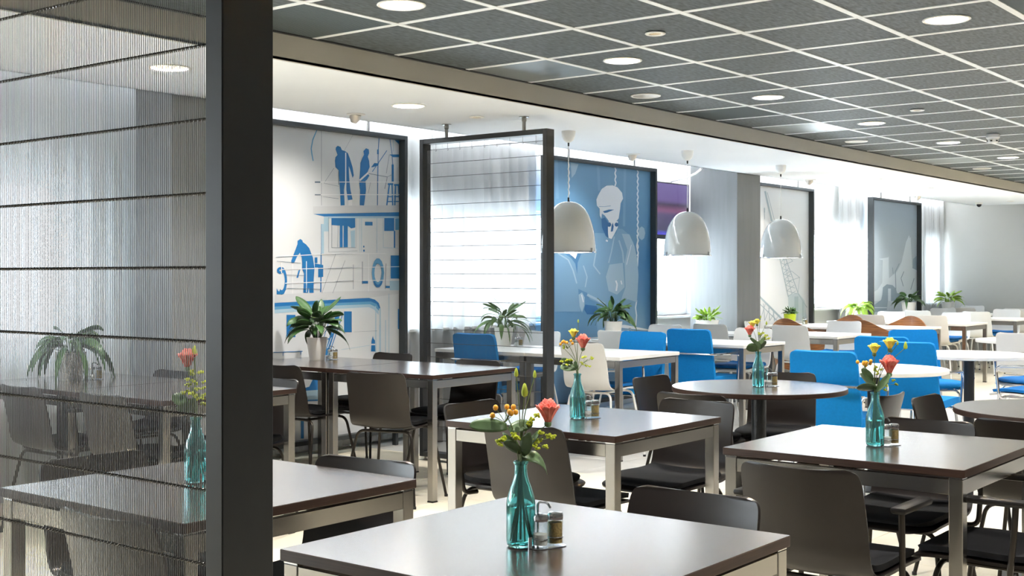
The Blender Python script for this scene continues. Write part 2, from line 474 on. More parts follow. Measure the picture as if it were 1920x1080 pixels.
for i in range(-12, 27):
    for j in range(-13, 1):
        cx, cy = 4.32 + .6 * i + .3, 4.06 + .6 * j + .3
        if cx - .3 < X0 - .3 or cx > X1 or cy - .3 < Y0 - .3: continue
        cand.append((in_view(cx, cy, ZD, 260, 200) or 99, i, j, cx, cy))
cand.sort(); rest = MB(); nt = 0
for d, i, j, cx, cy in cand:
    me = SPECIAL.get((i, j))
    if me is None and (i, j) in holes: me = _cth
    loc = (cx, cy, ZD + 0.004)
    if me is _cth: loc = (holes[(i, j)][0], holes[(i, j)][1], ZD + 0.004)
    if d < 90 and nt < 285 or me is not None:
        nt += 1; link('ceiling_tile', me or _ct, ceil, loc)
    else:
        rest.box(cx - TS, cy - TS, ZD + .004, cx + TS, cy + TS, ZD + .018)
tag(rest.build('ceiling_tiles_beyond', 'tile_dark', ceil, smooth=False), kind='stuff')
GW = 0.017
for j in range(-13, 1):
    y = 4.06 + .6 * j
    if y > Y0: MB().box(X0, y - GW, ZD, X1, y + GW, ZD + .02).build('grid_bar', 'grid_white', ceil, smooth=False)
for i in range(-11, 27):
    x = 4.32 + .6 * i
    if X0 < x < X1: MB().box(x - GW, Y0, ZD + .001, x + GW, YS, ZD + .02).build('grid_bar', 'grid_white', ceil, smooth=False)
MB().box(X0, YS - .022, ZD - .002, X1, YS, ZD + .02).build('grid_edge', 'frame_dark', ceil, smooth=False)

# ---- white lowered ceiling along the windows, with round cut-outs
XWE = 19.25
wl = [(-1.48, 5.30), (0.32, 5.30), (2.12, 5.30), (3.92, 5.29), (5.72, 5.29), (13.35, 5.30)]
cw = MB(); x = X0
for hx, hy in wl:
    cw.box(x, YS, ZW, hx - .3, YE, ZW + .013)
    p = plate_hole(hx - .3, hx + .3, YS, YE, hx, hy, 0.098, ZW, ZW + .013); cw.add(p.v, p.f)
    x = hx + .3
cw.box(x, YS, ZW, XWE, YE, ZW + .013)
cw.box(X0, YE - .02, ZW, XWE, YE, 2.66); cw.box(XWE - .02, Y0 if False else YS, ZW, XWE, YE, 2.66)
wc = struct(cw.build('ceiling', 'ceiling_white', smooth=False), 'lowered smooth white ceiling along the windows')
struct(MB().box(X0, YE, 2.66, X1, Y1 + .02, 2.70).box(XWE, Y0, 2.66, X1, YE, 2.70).build('ceiling', 'ceiling_white', smooth=False), 'recessed white curtain slot above the windows')
struct(MB().box(X0, YS, ZW - .001, XWE, YS + .02, 2.71).build('trim_1', 'soffit_paint', smooth=False), 'beige painted bulkhead between dark and white ceilings')

# ---- walls
SILL, HEAD = 0.885, 1.92
bays = [(-2.2, 4.35), (5.05, 12.2), (12.75, 18.15), (19.2, 19.95)]
wb = MB().box(X0, Y1, 0, X1, Y1 + .3, SILL).box(X0, Y1, HEAD, X1, Y1 + .3, 2.9)
xp = X0
for a, b in bays:
    wb.box(xp, Y1, SILL, a, Y1 + .3, HEAD); xp = b
wb.box(xp, Y1, SILL, X1, Y1 + .3, HEAD)
struct(wb.build('wall_back', 'wall_white', smooth=False), 'white window wall with a long strip of windows')
EY0, EY1 = 3.3, 5.3
we = MB().box(X1, Y0, 0, X1 + .3, Y1 + .3, SILL).box(X1, Y0, HEAD, X1 + .3, Y1 + .3, 2.9).box(X1, Y0, SILL, X1 + .3, EY0, HEAD).box(X1, EY1, SILL, X1 + .3, Y1 + .3, HEAD)
struct(we.build('wall_end', 'end_wall_paint', smooth=False), 'white end wall with a curtained window')
struct(MB().box(X0 - .2, Y0 - .2, 0, X0, Y1 + .3, 2.9).build('wall_left', 'back_wall_paint', smooth=False), 'dark taupe wall behind the camera')
struct(MB().box(X0, Y0 - .2, 0, X1 + .3, Y0, 2.9).build('wall_front', 'back_wall_paint', smooth=False), 'dark taupe wall opposite the windows')
n = 1
def window(name, along, a, b, p, step, first, label):
    """a framed window strip: frame bars, mullions and one pane per field; along 'x' at depth y=p or along 'y' at x=p"""
    root = thing(name, None, None); root['kind'] = 'structure'; root['label'] = label
    def bx(u0, u1, z0, z1, nm, mt, t0=-.03, t1=.03):
        m = MB()
        if along == 'x': m.box(u0, p + t0, z0, u1, p + t1, z1)
        else: m.box(p + t0, u0, z0, p + t1, u1, z1)
        m.build(nm, mt, root, smooth=False)
    bx(a, b, SILL, SILL + .05, 'window_frame', 'trim_white'); bx(a, b, HEAD - .05, HEAD, 'window_frame', 'trim_white')
    us = [a + .025]; u = first
    while u < b - .2:
        if u > a + .2: us.append(u)
        u += step
    us.append(b - .025)
    for u in us: bx(u - .025, u + .025, SILL + .05, HEAD - .05, 'mullion', 'trim_white')
    for u0, u1 in zip(us, us[1:]): bx(u0 + .025, u1 - .025, SILL + .05, HEAD - .05, 'pane', 'window_glass', -.004, .004)
    if along == 'x': m = MB().rbox(a - .03, Y1 - .1, SILL - .025, b + .03, p - .02, SILL, .004)
    else: m = MB().rbox(X1 - .1, a - .03, SILL - .025, p - .02, b + .03, SILL, .004)
    m.build('window_sill', 'trim_white', root)
for k, (a, b) in enumerate(bays):
    window('window_%d' % (k + 1), 'x', a, b, Y1 + .16, 1.2, 11.76 - 1.2 * 11, 'white framed window strip in bay %s of the window wall' % ('one', 'two', 'three', 'four')[k])
    portal('window_daylight', ((a + b) / 2, Y1 + .26, (SILL + HEAD) / 2), b - a, HEAD - SILL, (-PI / 2, 0, 0))
window('window_5', 'y', EY0, EY1, X1 + .16, 1.0, EY0 + 1.0, 'white framed window in the end wall')
portal('window_daylight', (X1 + .26, (EY0 + EY1) / 2, (SILL + HEAD) / 2), HEAD - SILL, EY1 - EY0, (0, PI / 2, 0))

t = thing('added_light_strip', 'added fill light strip in the curtain slot above the windows', 'light strip', (0, 0, 0))  # added light for the curtains and wall above the windows, no known fitting
MB().rbox(X0 + .1, 6.705, 2.600, 19.9, 6.735, 2.612, .002).build('added_light_bar', 'added_glow', t)
MB().rbox(X0 + .1, 6.70, 2.612, 19.9, 6.74, 2.659, .002).build('housing', 'trim_white', t)
# ---- columns
struct(MB().rbox(4.507, 6.06, 0, 5.04, 6.42, 2.66, .004).build('column', 'column_grey'), 'grey square column left of the ship mural')
struct(MB().rbox(11.573, 6.062, 0, 12.10, 6.62, 2.66, .004).build('column', 'column_grey'), 'grey square column between the two white pendant lamps and the crane mural')

# ================================================================= lights in the ceilings
def downlight_proto():
    t = thing('downlight', '', 'ceiling light')
    MB().lathe([(.096, .004), (.108, .0), (.11, -.004), (.104, -.007), (.094, -.004), (.092, .006)], 32, close=True).build('trim_ring', 'trim_white', t)
    MB().lathe([(.095, .004), (.09, .03), (.076, .075), (.058, .105), (.04, .115), (1e-4, .115)], 32, caps=False).build('reflector', 'reflector', t)
    MB().lathe([(.032, .112), (.034, .10), (.028, .085), (.012, .078), (1e-4, .077)], 16).build('bulb_cap', 'lamp_inside', t)
    note(t); return t
def lamp_in(parent, z, power, r=.045, col=WARM):
    l = bpy.data.lights.new('bulb', 'AREA'); l.shape = 'DISK'; l.size = r * 2; l.energy = power; l.color = col
    o = bpy.data.objects.new('bulb', l); COL.objects.link(o); o.parent = parent; o.location = (0, 0, z)
    return o
_dl = None
wordrow = {3.76: 'nearest the bulkhead', 1.96: 'second from the bulkhead', 0.16: 'third from the bulkhead', -1.64: 'fourth from the bulkhead'}
seen = {}
def place_down(x, y, z, label, group):
    global _dl
    if _dl is None:
        _dl = downlight_proto(); r = _dl; r.location = (x, y, z); r['label'] = label; r['group'] = group
    else: r = dup(_dl, (x, y, z), 0, label, group)
    lamp_in(r, .072, DOWN_W)
ordw = ['first', 'second', 'third', 'fourth', 'fifth', 'sixth', 'seventh', 'eighth', 'ninth', 'tenth', 'eleventh', 'twelfth', 'thirteenth']
cnt = {}
for x, y in sorted(BIG, key=lambda p: (-p[1], p[0])):
    vis = in_view(x, y, ZD, 0, 0)
    if vis:
        cnt[y] = cnt.get(y, 0) + 1
        lab = 'warm downlight in the dark ceiling, row %s, %s from left' % (wordrow[y], ordw[cnt[y] - 1])
    else: lab = 'recessed downlight of the dark ceiling outside the picture'
    place_down(x, y, ZD + .004, lab, 'downlights in the dark tile ceiling')
for k, (x, y) in enumerate(wl):
    lab = {3: 'warm downlight in the white ceiling seen through the rod screen', 4: 'warm downlight in the white ceiling above the ship mural', 5: 'downlight in the white ceiling beyond the third pendant lamp'}.get(k, 'recessed downlight of the white ceiling outside the picture')
    place_down(x, y, ZW, lab, 'downlights in the white ceiling')
def small_light(x, y, z, label, group):
    t = thing('small_downlight', label, 'ceiling light', (x, y, z), 0, group)
    MB().lathe([(.03, .0), (.05, .0), (.052, -.004), (.046, -.008), (.034, -.006)], 24, close=True).build('trim_ring', 'trim_white', t)
    MB().lathe([(.034, -.002), (.02, -.001), (1e-4, -.001)], 24).build('lens', 'reflector', t)
sm = [(6.41, 5.306, ZW, 'small flush downlight in the white ceiling above the hanging wire screen'), (14.98, 5.25, ZW, 'small flush downlight in the white ceiling, first beyond the crane mural'),
      (16.64, 5.22, ZW, 'small flush downlight in the white ceiling above the misty harbour mural'), (18.38, 5.27, ZW, 'small flush downlight in the white ceiling nearest the end wall'),
      (5.25, 3.2, ZD, 'small flush downlight in the dark ceiling nearest the camera'), (8.85, 3.19, ZD, 'small flush downlight in the dark ceiling near the smoke detector')]
for a in sm: small_light(*a, 'small flush downlights')
def wall_spot(x, y, label):
    t = thing('tilted_spotlight', label, 'ceiling light', (x, y, ZW), 0, 'tilted spotlights for the murals')
    MB().lathe([(.02, 0), (.062, 0), (.064, -.004), (.056, -.008), (.02, -.008)], 24, close=True).build('flange', 'trim_white', t)
    m = MB(); m.tube([(0, 0, .0), (0, .012, -.03), (0, .022, -.055)], [.036, .036, .02], 14); m.build('lamp_head', 'spot_metal', t)
    l = bpy.data.lights.new('bulb', 'SPOT'); l.energy = 14.0; l.color = (1.0, 0.95, 0.88); l.spot_size = math.radians(110); l.spot_blend = 1.0; l.shadow_soft_size = .02  # light added to brighten the murals, only the lamp head is known
    o = bpy.data.objects.new('bulb', l); COL.objects.link(o); o.parent = t; o.location = (0, .024, -.062); o.rotation_euler = (math.radians(32), 0, 0)
for x, y, l in [(5.81, 5.844, 'tilted spotlight on the white ceiling above the ship mural'), (9.228, 5.852, 'tilted spotlight on the white ceiling above the blue portrait mural'),
                (12.91, 5.861, 'tilted spotlight on the white ceiling above the crane mural'), (16.393, 5.895, 'tilted spotlight on the white ceiling above the misty harbour mural')]:
    wall_spot(x, y, l)
for k, (x, l) in enumerate([(7.05, 'nearest the camera'), (10.6, 'second in the row'), (14.16, 'third in the row')]):
    t = thing('ceiling_speaker', 'flat round white loudspeaker in the dark ceiling beside the bulkhead, ' + l, 'loudspeaker', (x, 4.372, ZD + .004), 0, 'round ceiling loudspeakers')
    MB().lathe([(.085, 0), (.1, 0), (.102, -.005), (.094, -.009), (.086, -.007)], 32, close=True).build('rim', 'trim_white', t)
    MB().lathe([(.088, -.006), (.05, -.008), (1e-4, -.009)], 32).build('grille', 'spot_metal', t)
t = thing('smoke_detector', 'white round smoke detector hanging below the dark ceiling', 'smoke detector', (10.78, 3.238, ZD), 0)
MB().lathe([(1e-4, .002), (.05, .002), (.056, -.01), (.056, -.03), (.05, -.036)], 28).build('base', 'plastic_white', t)
MB().lathe([(.046, -.036), (.044, -.06), (.034, -.074), (1e-4, -.078)], 28).build('sensor_cap', 'plastic_white', t)
m = MB()
for k in range(6): a = k * PI / 3; m.box(.042 * math.cos(a) - .008, .042 * math.sin(a) - .008, -.062, .042 * math.cos(a) + .008, .042 * math.sin(a) + .008, -.052)
m.build('sensor_slot', 'black_cap', t)
t = thing('dome_camera', 'small white security camera on the white ceiling by the end wall', 'security camera', (18.5, 5.754, ZW), 0)
MB().lathe([(1e-4, .001), (.05, .001), (.054, -.012), (.044, -.024)], 24).build('base', 'plastic_white', t)
MB().sphere((0, 0, -.03), .036, 14, 8).build('lens_dome', 'tv_black', t)

# ================================================================= pendant lamps
def pendant(x, y, label):
    t = thing('pendant_lamp', label, 'pendant lamp', (x, y, 0), 0, 'white dome pendant lamps')
    MB().lathe([(.052, ZW), (.052, ZW - .012), (.049, ZW - .04), (.036, ZW - .068), (.014, ZW - .084), (1e-4, ZW - .086)], 24).build('ceiling_cup', 'plastic_white', t)
    MB().tube([(0, 0, ZW - .08), (0, 0, 1.88)], .0035, 8).build('cord', 'cord_white', t)
    MB().lathe([(.007, ZW - .085), (.006, ZW - .11), (1e-4, ZW - .112)], 10).build('cord_grip', 'black_cap', t)
    MB().lathe([(1e-4, 1.90), (.007, 1.895), (.009, 1.86)], 10).build('cord_grip', 'black_cap', t)
    out = []
    for k in range(19):
        a = k / 18 * PI / 2
        out.append((max(.2 * math.sin(a) ** .82, 1e-4) if k else 1e-4, 1.495 + .372 * math.cos(a) ** .92 if k < 18 else 1.495))
    sh = MB().lathe(out + [(.198, 1.493)] + [(max(r - .004, 1e-4), z - .004) for r, z in reversed(out[:-1])], 48).build('shade', 'lamp_white', t)
    MB().lathe([(.196, 1.498), (.206, 1.497), (.209, 1.492), (.204, 1.487), (.194, 1.489)], 48, close=True).build('rim', 'chrome', sh)
    MB().lathe([(1e-4, 1.4905), (.19, 1.4905), (.195, 1.4925), (1e-4, 1.4935)], 48).build('diffuser_glass', 'jar_glass', t)
    for k in range(3):
        a = 2 * PI * k / 3 + 2.6
        MB().rbox(-.006, -.008, 0, .006, .008, .036, .002).tube([(.004, 0, .028), (.012, 0, .028)], .006, 8).build('clip', 'chrome', t, (.204 * math.cos(a), .204 * math.sin(a), 1.486))
    MB().sphere((0, 0, 1.66), .035, 12, 8, 1.3).tube([(0, 0, 1.70), (0, 0, 1.86)], .02, 10).build('socket', 'lamp_inside', t)
    l = bpy.data.lights.new('bulb', 'POINT'); l.energy = 1.5; l.color = (1, .9, .8); l.shadow_soft_size = .03
    o = bpy.data.objects.new('bulb', l); COL.objects.link(o); o.parent = t; o.location = (0, 0, 1.58)
pendant(7.47, 5.30, 'white glossy dome pendant lamp right beside the hanging wire screen')
pendant(9.27, 5.33, 'white glossy dome pendant lamp in front of the television')
pendant(11.05, 5.32, 'white glossy dome pendant lamp in front of the crane mural')

# ================================================================= hanging wire screens
SW, PWD, PDP, ZT = 1.13, 0.034, 0.084, 2.29
PITCH, CSP = 0.0043, 0.0984
def screen_meshes():
    r = MB(); k = 0; y = PWD + .004
    while y < SW - PWD - .002:
        r.tube([(PDP / 2, y, .06), (PDP / 2, y, ZT - .075)], .0006, 6, caps=False); y += PITCH
    rods = r.mesh('rod_curtain', 'rod_steel')
    c = MB(); n = int((SW - 2 * PWD) / (2 * PITCH)) * 6
    for ph in (0, PI):
        pts = []
        for i in range(n + 1):
            a = 2 * PI * i / 6 + ph
            pts.append((PDP / 2 + .0016 * math.cos(a), PWD + .001 + (SW - 2 * PWD - .002) * i / n, .0016 * math.sin(a)))
        c.tube(pts, .0011, 4, caps=False)
    cable = c.mesh('cable', 'wire_dark')
    h = MB().tube([(0, 0, .06), (0, 0, .02), (0, .004, .008), (0, 0, 0), (0, -.006, .006), (0, -.007, .014)], .0012, 6).mesh('hook', 'wire_dark')
    return rods, cable, h
_rods, _cable, _hook = screen_meshes()
def wire_screen(x, y, zc, label):
    t = thing('wire_screen', label, 'room divider', (x, y, 0), 0, 'hanging wire screens')
    for yy in (0, SW - PWD):
        MB().rbox(0, yy, .03, PDP, yy + PWD, ZT, .0015).build('frame_post', 'frame_dark', t)
    MB().rbox(0, PWD, ZT - PWD, PDP, SW - PWD, ZT, .0015).build('frame_rail', 'frame_dark', t)
    MB().rbox(0, PWD, .03, PDP, SW - PWD, .03 + PWD, .0015).build('frame_rail', 'frame_dark', t)
    tag(link('rod_curtain', _rods, t), kind='stuff')
    z = 1.33 - CSP * 12
    while z < ZT - .08:
        if z > .08: link('cable', _cable, t, (0, 0, z))
        z += CSP
    MB().tube([(PDP / 2, PWD, ZT - .075), (PDP / 2, SW - PWD, ZT - .075)], .0028, 8).build('hanging_bar', 'chrome', t)
    for k in range(9): link('hook', _hook, t, (PDP / 2, .12 + k * (SW - .24) / 8, ZT - .088))
    for yy in (.22, SW - .22):
        g = MB().tube([(PDP / 2, yy, ZT - .002), (PDP / 2, yy, zc)], .0125, 14).build('hanger_rod', 'steel', t)
        MB().lathe([(1e-4, zc), (.034, zc), (.034, zc - .005), (.016, zc - .008), (.016, zc - .03), (.0126, zc - .032)], 20, (PDP / 2, yy, 0)).build('flange', 'steel', g)
    for yy in (.02, SW - .02): MB().lathe([(1e-4, 0), (.018, 0), (.018, .006), (.008, .01), (.008, .034), (1e-4, .034)], 14, (PDP / 2, yy, 0)).build('foot', 'steel', t)
wire_screen(1.0, 1.242, ZD + .003, 'dark framed screen of fine vertical rods close to the camera on the left')
wire_screen(6.56, 4.83, ZW, 'dark framed wire screen hanging between the ship mural and the blue portrait mural')

# ================================================================= murals
MUR1={
('g',1):'1040,1821 1997,1872 1997,1818 1040,1766;675,1185 1271,1202 1987,1203 1987,1177 1635,1151 1261,1143 675,1128',
('b',1):'1043,1766 1997,1816 1997,1785 1147,1753;675,1126 1261,1141 1613,1149 1678,1135 1721,1108 1739,1069 1726,1064 1699,1101 1635,1121 1261,1116 675,1101',
('l',1):'1147,1753 1194,1755 1194,1644 1147,1643;1194,1755 1997,1785 1997,1769 1194,1739;1120,1696 1147,1697 1147,1480 1120,1480;675,1079 1261,1097 1624,1100 1678,1082 1719,1043 1719,1017 1667,1060 1613,1078 1261,1072 675,1053;1730,1070 1743,1069 1743,574 1730,575;1683,1086 1693,1086 1693,653 1683,654;1830,1179 1837,1179 1837,568 1830,569',
('m',1):'675,1101 1261,1116 1635,1121 1699,1101 1726,1064 1721,1047 1678,1082 1624,1100 1261,1097 675,1079',
('b',2):'1285,2282 1315,2276 1328,2254 1358,2249 1390,2236 1412,2195 1439,2134 1452,2073 1439,2053 1428,2079 1412,2117 1399,2139 1401,2085 1406,2031 1417,1962 1439,1891 1390,1883 1374,1959 1358,2005 1349,1958 1356,1844 1315,1840 1310,1940 1302,2032 1294,2101 1262,2122 1257,2168 1262,2195 1283,2214 1264,2253 1267,2269;1582,2288 1612,2281 1615,2253 1601,2225 1615,2194 1621,2147 1593,2098 1619,2083 1593,2050 1576,2040 1582,1971 1563,1863 1560,1851 1515,1851 1519,1967 1508,2029 1519,2124 1521,2171 1543,2212 1560,2237 1554,2264;1638,2148 1672,2182 1723,2182 1711,2165 1677,2155 1643,2146;1652,2112 1813,2288 1807,2290 1646,2114;1719,2387 1710,2281 1718,2281 1727,2387;1710,2281 1702,1859 1710,1860 1718,2281;1702,2288 1720,2290 1720,2254 1702,2252;1840,2388 1864,2268 1870,2270 1847,2389;1864,2269 1873,2180 1880,2181 1870,2269;1863,2184 1887,2186 1887,2052 1863,2051;1820,2035 1880,2039 1880,2026 1820,2022;1830,2027 1802,1864 1816,1864 1844,2026;1861,2026 1868,1866 1882,1867 1875,2027;1820,1927 1875,1930 1875,1938 1820,1935;1816,1889 1875,1892 1875,1900 1816,1897;1890,2033 1950,2036 1950,2023 1890,2020;1900,2030 1892,1868 1906,1868 1914,2031;1932,2030 1955,1870 1969,1872 1946,2032;1890,1931 1962,1934 1962,1943 1890,1939;1886,1893 1962,1896 1962,1904 1886,1901;1838,2260 1997,2269 1997,2248 1879,2242;1896,2377 1993,2380 1988,2342 1955,2347;1221,1743 1466,1752 1466,1682 1424,1673 1393,1690 1221,1692;1306,1699 1335,1700 1335,1530 1306,1529;1346,1711 1389,1713 1389,1531 1346,1530;1781,1764 1893,1768 1893,1668 1781,1664;1888,1668 1904,1668 1904,1535 1888,1535;1571,1728 1652,1730 1652,1702 1571,1700;1551,1546 1564,1546 1564,1532 1551,1532;1551,1516 1568,1516 1568,1501 1551,1501;1118,1696 1118,1480 1121,1480 1121,1696;1113,1480 1109,1198 1121,1198 1124,1480;1853,1476 1956,1477 1956,1296 1853,1296;1797,1240 1842,1239 1842,1222 1797,1223;1537,1282 1603,1282 1603,1259 1537,1259;785,1040 868,1038 868,879 785,882;1350,1052 1430,1050 1430,894 1350,897;1934,1058 1999,1056 1999,899 1934,901;1271,1047 1317,1045 1182,734 1152,735;1333,1035 1190,734 1198,732 1341,1033;1208,1020 1110,789 1116,788 1214,1018;1228,1031 1284,1032 1284,1043 1227,1042;1198,969 1254,975 1252,984 1195,978;1180,915 1235,921 1233,930 1178,924;1148,846 1200,849 1198,858 1146,855;1117,787 1172,788 1171,795 1116,794;1641,819 1655,858 1661,837 1678,822 1682,737 1635,739;664,778 937,771 937,776 663,782;752,776 750,751 755,751 757,775;917,775 917,751 923,751 923,774;915,503 1001,515 1037,566 1088,563 1098,517 1209,537 1209,487 1037,481 915,485;956,425 1104,434 1098,404 956,411;920,290 949,287 949,145 920,148;900,576 1002,576 1001,583 900,583',
('w',3):'1395,1884 1433,1886 1433,1846 1395,1844;1518,2033 1610,2098 1598,2107 1506,2042;1284,999 1294,998 1234,891 1226,895;1214,859 1224,864 1184,783 1177,786;1635,798 1683,796 1683,785 1635,787',
('l',2):'1879,2385 1879,2286 1886,2287 1886,2385;1419,1654 1464,1661 1464,1530 1424,1531;1768,1771 1768,1534 1772,1534 1772,1771;1770,1533 1987,1533 1987,1536 1770,1536;1531,1755 1531,1500 1537,1500 1537,1755;1697,1761 1697,1495 1702,1495 1702,1761;1514,1754 1514,1500 1518,1500 1518,1754;1842,1278 1976,1278 1976,1204 1842,1205;1726,939 1740,938 1740,691 1726,692;1791,975 1799,975 1799,697 1791,698;1322,766 1622,785 1621,788 1322,769;836,491 1209,482 1209,409 836,430',
('n',2):'1120,2393 1120,1832 1123,1832 1123,2393;1443,2381 1346,2244 1348,2244 1445,2380;1245,2114 1146,1997 1148,1996 1248,2113;1147,1995 1293,1981 1294,1983 1147,1997;1137,1896 1294,1888 1294,1891 1137,1898;1598,2096 1814,2082 1815,2086 1599,2100;1816,2083 1862,2102 1860,2104 1814,2085;1836,2259 1801,2111 1805,2111 1840,2259;1812,2084 1783,1990 1789,1990 1817,2084;1631,2037 1603,1948 1606,1948 1634,2037;1967,2138 1997,2132 1997,2059 1961,2073;1192,1750 1192,1491 1195,1492 1195,1750;1194,1491 1489,1505 1489,1507 1193,1492;1223,1700 1223,1525 1226,1525 1226,1700;1224,1524 1474,1528 1474,1530 1224,1526;1288,1702 1280,1529 1283,1529 1291,1702;1473,1753 1473,1529 1475,1529 1475,1753;1450,895 1702,893 1702,895 1450,896',
('m',2):'1070,2388 1031,2307 1042,2305 1080,2386;1031,2306 1015,2241 1026,2241 1042,2306;1015,2240 1021,2203 1032,2205 1026,2242;1021,2203 1034,2151 1045,2153 1032,2205;1904,1764 1993,1768 1993,1677 1904,1674',
('w',4):'1050,1996 1997,2049 1997,2055 1050,2002;1050,1904 1997,1950 1997,1957 1050,1910;1360,2237 1372,2238 1372,1843 1360,1842;684,1450 1262,1479 1261,1484 684,1455;1261,1479 1797,1486 1797,1492 1261,1484;734,1359 1221,1373 1221,1378 734,1364;1221,1373 1999,1386 1998,1392 1221,1378;771,1262 1445,1277 1445,1283 771,1267;1445,1277 1987,1282 1987,1288 1445,1283;837,1405 845,1405 845,1190 837,1190;969,1423 976,1423 976,1199 969,1199;733,1411 741,1411 741,1335 733,1335;1603,1486 1611,1486 1611,1200 1603,1200',
('n',5):'1053,2004 1108,2007 1108,1996 1053,1993;1053,1910 1112,1913 1112,1906 1053,1903;1290,2093 1296,2094 1296,1994 1290,1993;693,1419 915,1407 916,1410 693,1422;771,1323 949,1318 949,1321 771,1326;789,1228 1113,1218 1113,1221 789,1231;684,1447 845,1456 845,1458 684,1450;1182,1369 1435,1379 1435,1381 1182,1371;1262,1274 1445,1281 1445,1283 1261,1276;1441,1402 1441,1217 1445,1217 1445,1402;1537,1425 1539,1253 1544,1253 1542,1426;1795,1413 1786,1214 1791,1214 1800,1412;1260,1478 1121,1191 1124,1190 1263,1478;1356,1432 1230,1190 1233,1189 1359,1431',
('b',3):'915,1582 934,1573 939,1559 968,1545 1001,1517 1020,1478 1037,1450 1045,1407 1052,1371 1045,1292 1043,1194 1001,1194 998,1235 989,1194 944,1195 947,1271 951,1335 930,1370 932,1420 928,1448 911,1484 882,1452 856,1409 831,1407 829,1426 847,1462 868,1504 888,1544 888,1568;897,1356 915,1363 894,1303 878,1303;1054,1407 1138,1397 1138,1310 1088,1306 1088,1378 1054,1378;1054,1451 1081,1452 1081,1410 1054,1410;739,1380 752,1377 746,1346 739,1349;752,1377 764,1367 753,1340 746,1346;764,1367 774,1351 759,1329 753,1340;774,1351 782,1331 764,1315 759,1329;782,1331 787,1307 767,1299 764,1315;787,1307 789,1282 768,1282 767,1299;789,1282 787,1257 767,1265 768,1282;787,1257 782,1233 764,1249 767,1265;782,1233 774,1213 759,1235 764,1249;774,1213 764,1197 753,1225 759,1235;764,1197 752,1188 746,1218 753,1225;752,1188 739,1184 739,1216 746,1218;739,1184 726,1188 731,1218 739,1216;726,1188 713,1198 724,1225 731,1218;759,1356 756,1345 735,1352 736,1356;756,1345 747,1337 732,1350 735,1352;747,1337 734,1332 729,1349 732,1350;734,1332 720,1332 725,1349 729,1349;720,1332 707,1337 721,1350 725,1349;707,1337 698,1345 718,1352 721,1350;698,1345 695,1355 718,1355 718,1352;695,1355 698,1366 718,1358 718,1355;698,1366 707,1374 721,1361 718,1358;707,1374 720,1379 725,1362 721,1361;720,1379 734,1379 729,1362 725,1362;734,1379 747,1374 732,1361 729,1362;747,1374 756,1366 735,1359 732,1361;756,1366 759,1356 736,1356 735,1359;693,1230 708,1209 739,1202 771,1230 780,1222 757,1188 693,1187',
('m',3):'1778,1340 1771,1290 1745,1308 1749,1340;1771,1290 1752,1250 1734,1283 1745,1308;1752,1250 1725,1228 1719,1269 1734,1283;1725,1228 1695,1229 1701,1269 1719,1269;1695,1229 1668,1251 1686,1283 1701,1269;1668,1251 1650,1290 1675,1308 1686,1283;1650,1290 1643,1340 1671,1340 1675,1308;1643,1340 1650,1389 1675,1371 1671,1340;1650,1389 1668,1428 1686,1396 1675,1371;1668,1428 1695,1451 1701,1410 1686,1396;1695,1451 1725,1451 1719,1410 1701,1410;1725,1451 1752,1429 1734,1396 1719,1410;1752,1429 1771,1389 1745,1371 1734,1396;1771,1389 1778,1340 1749,1340 1745,1371',
('b',4):'1760,1267 1743,1242 1735,1261 1748,1281;1743,1242 1721,1229 1719,1250 1735,1261;1721,1229 1699,1229 1701,1250 1719,1250;1699,1229 1678,1243 1685,1261 1701,1250;1678,1243 1660,1268 1672,1281 1685,1261',
}
